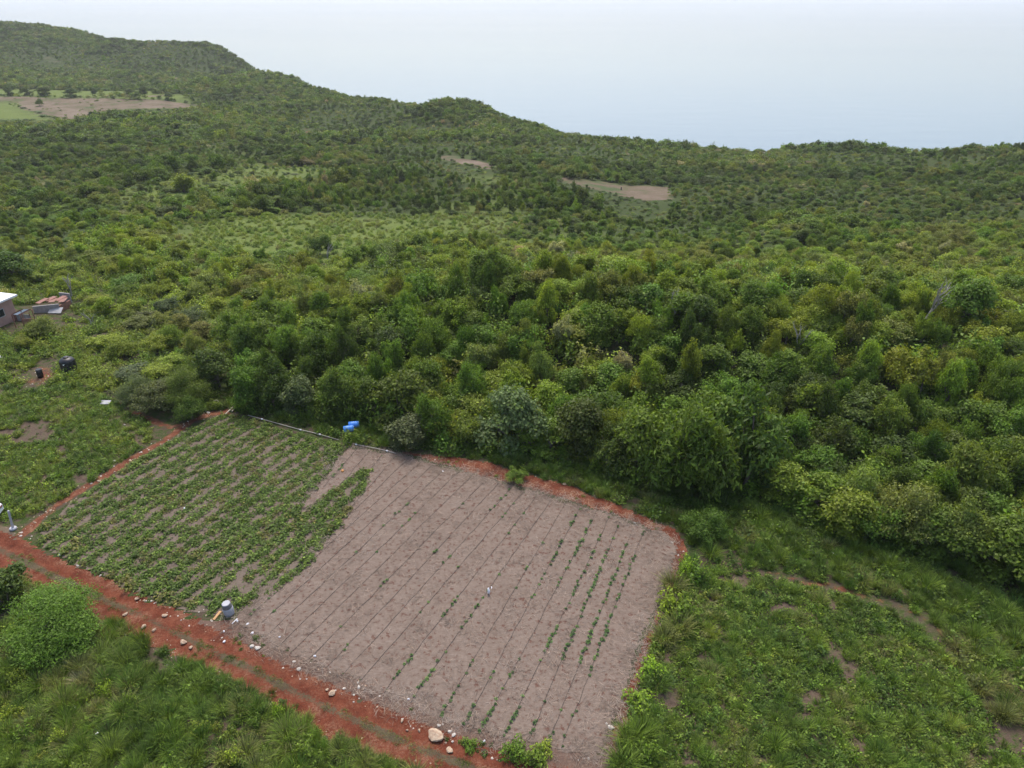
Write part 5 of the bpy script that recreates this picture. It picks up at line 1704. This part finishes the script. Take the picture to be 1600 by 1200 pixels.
# rusty lean-to
zs = hz(-57, 77)
q = [px_at_z(a, b0, zs + h) for a, b0, h in ((18, 491.5, 1.7), (32, 484, 2.3), (49.5, 483.5, 2.3), (31.5, 492.5, 1.7))]
c_ = sum(q, Vector()) / 4
t = thing('lean_to_shed', (c_.x, c_.y, zs), 'low lean-to shed with rusty and white sheet roof', 'shed')
ql = [v - Vector((c_.x, c_.y, zs)) for v in q]
def sheet4(a, b0, c0_, d, th=.05):
    up = Vector((0, 0, th))
    return MB().add([a, b0, c0_, d, a + up, b0 + up, c0_ + up, d + up], [(3, 2, 1, 0), (4, 5, 6, 7), (0, 1, 5, 4), (1, 2, 6, 5), (2, 3, 7, 6), (3, 0, 4, 7)])
for k in range(4):
    f0, f1 = k / 4, (k + 1) / 4 - .01
    sheet4(ql[0].lerp(ql[3], f0), ql[1].lerp(ql[2], f0), ql[1].lerp(ql[2], f1), ql[0].lerp(ql[3], f1)).build('roof_sheet', M['roofwhite'] if k in (1, 2) else M['rust'], t)
for v in ql: MB().tube([(v.x, v.y, 0), (v.x, v.y, v.z)], .06, 6).build('post', M['rust'], t)
w0, w1 = ql[3], ql[2]
sheet4(Vector((w0.x, w0.y, 0)), Vector((w1.x, w1.y, 0)), Vector((w1.x, w1.y, w1.z - .05)), Vector((w0.x, w0.y, w0.z - .05)), .0).v
MB().box(((w0.x + w1.x) / 2, (w0.y + w1.y) / 2, .6), ((w1 - w0).length * .98, .06, 1.2), Matrix.Rotation(math.atan2(w1.y - w0.y, w1.x - w0.x), 3, 'Z')).build('side_wall', M['rust'], t)
# ruined block store behind it
A, B, Cc = gp(54, 489), gp(95, 487), gp(112, 479)
t = thing('ruined_store', A, 'roofless ruined store of grey block with rusty sheets on top', 'ruin')
for (u, v_, nm, hh) in ((A, B, 'front_wall', 1.0), (B, Cc, 'side_wall', .9), (A + Vector((1, 4.2, 0)), Cc + Vector((-.6, 1.2, 0)), 'back_wall', 1.2)):
    d = v_ - u
    MB().box((u + v_) / 2 - A + Vector((0, 0, hh / 2 - .05)), (d.length, .18, hh), Matrix.Rotation(math.atan2(d.y, d.x), 3, 'Z')).build(nm, M['block'] if nm != 'side_wall' else M['rust'], t)
for k in range(5):
    f = (k + .5) / 5
    q_ = A.lerp(B, f) + Vector((.2, 1.3 + .6 * (k % 2), 0)) - A
    MB().box(q_ + Vector((0, 0, 1.05)), (.7, 1.5, .04), Matrix.Rotation(.5 * random.uniform(-1, 1), 3, 'Z') @ Matrix.Rotation(.08 * random.uniform(-1, 1), 3, 'X')).build('roof_sheet', random.choice([M['rust'], M['zinc'], M['rust'], M['rust']]), t)
q_ = gp(88, 489) - A
MB().box(q_ + Vector((0, 0, .35)), (1.6, .9, .04), Matrix.Rotation(.5, 3, 'X')).build('fallen_sheet', M['zinc'], t)
# zinc fence in front
A, B = gp(-20, 499), gp(49, 502)
t = thing('zinc_fence', A, 'low grey zinc sheet fence in front of the lean-to shed', 'fence')
d = (B - A) / 10
for k in range(10):
    MB().box(d * (k + .5) + Vector((0, 0, .4 + random.uniform(-.06, .06))), (d.length * .97, .03, .9 + random.uniform(-.12, .1)), Matrix.Rotation(math.atan2(d.y, d.x) + random.uniform(-.06, .06), 3, 'Z')).build('panel', random.choice([M['zinc'], M['zinc'], M['block'], M['rust']]), t)
for k in (0, 5, 10):
    MB().tube([d * k + Vector((0, .07, 0)), d * k + Vector((0, .07, 1.15))], .05, 6).build('post', M['rust'], t)


# bare and dead trees
def bare_tree(px, py, h, seed, label, lean=.1, lift=0.0):
    p = gp(px, py)
    r_ = random.Random(seed)
    t = thing('bare_tree', (p.x, p.y, p.z + lift), label, 'tree', None, 0)
    trunk, twigs = MB(), MB()
    def grow(mb_, a, d, ln, r, depth):
        b0 = a + d * ln * .5 + Vector((r_.uniform(-.08, .08), r_.uniform(-.08, .08), 0)) * ln; c0_ = a + d * ln
        mb_.tube([a, b0, c0_], [r, r * .8, r * .6], 6)
        if depth == 0: return
        for _ in range(3 if depth > 1 else 2):
            nd = (d + Vector((r_.uniform(-.7, .7), r_.uniform(-.7, .7), r_.uniform(-.1, .5)))).normalized()
            grow(twigs, a.lerp(c0_, r_.uniform(.55, 1)), nd, ln * r_.uniform(.55, .8), r * .55, depth - 1)
    grow(trunk, Vector((0, 0, -.2)), Vector((lean, 0, 1)).normalized(), h * .42, h * .028, 3)
    trunk.build('trunk', M['dead_wood'], t); twigs.build('branches', M['dead_wood'], t)


bare_tree(113, 466, 4.2, 1, 'leafless pale tree behind the ruined store', .1)
bare_tree(1436, 512, 6.5, 2, 'pale bare branches sticking out of the forest at the right', .35)
bare_tree(1044, 512, 5.0, 3, 'grey leafless tree in the middle of the forest', .3)
bare_tree(145, 510, 2.6, 4, 'small dark leafless tree on the rough slope', -.05)
bare_tree(512, 408, 3.4, 5, 'slim leafless tree in the bright meadow', 0)
bare_tree(1240, 560, 4.5, 6, 'thin pale dead tree deep in the forest\'s right half', .2)
p = gp(970.5, 297)
t = thing('tree_stump', p, 'dark stump standing in the far brown field', 'stump')
MB().tube([(0, 0, -.1), (.05, 0, .5), (0, .05, 1.0)], [.28, .2, .17], 8).build('trunk', M['bark'], t)
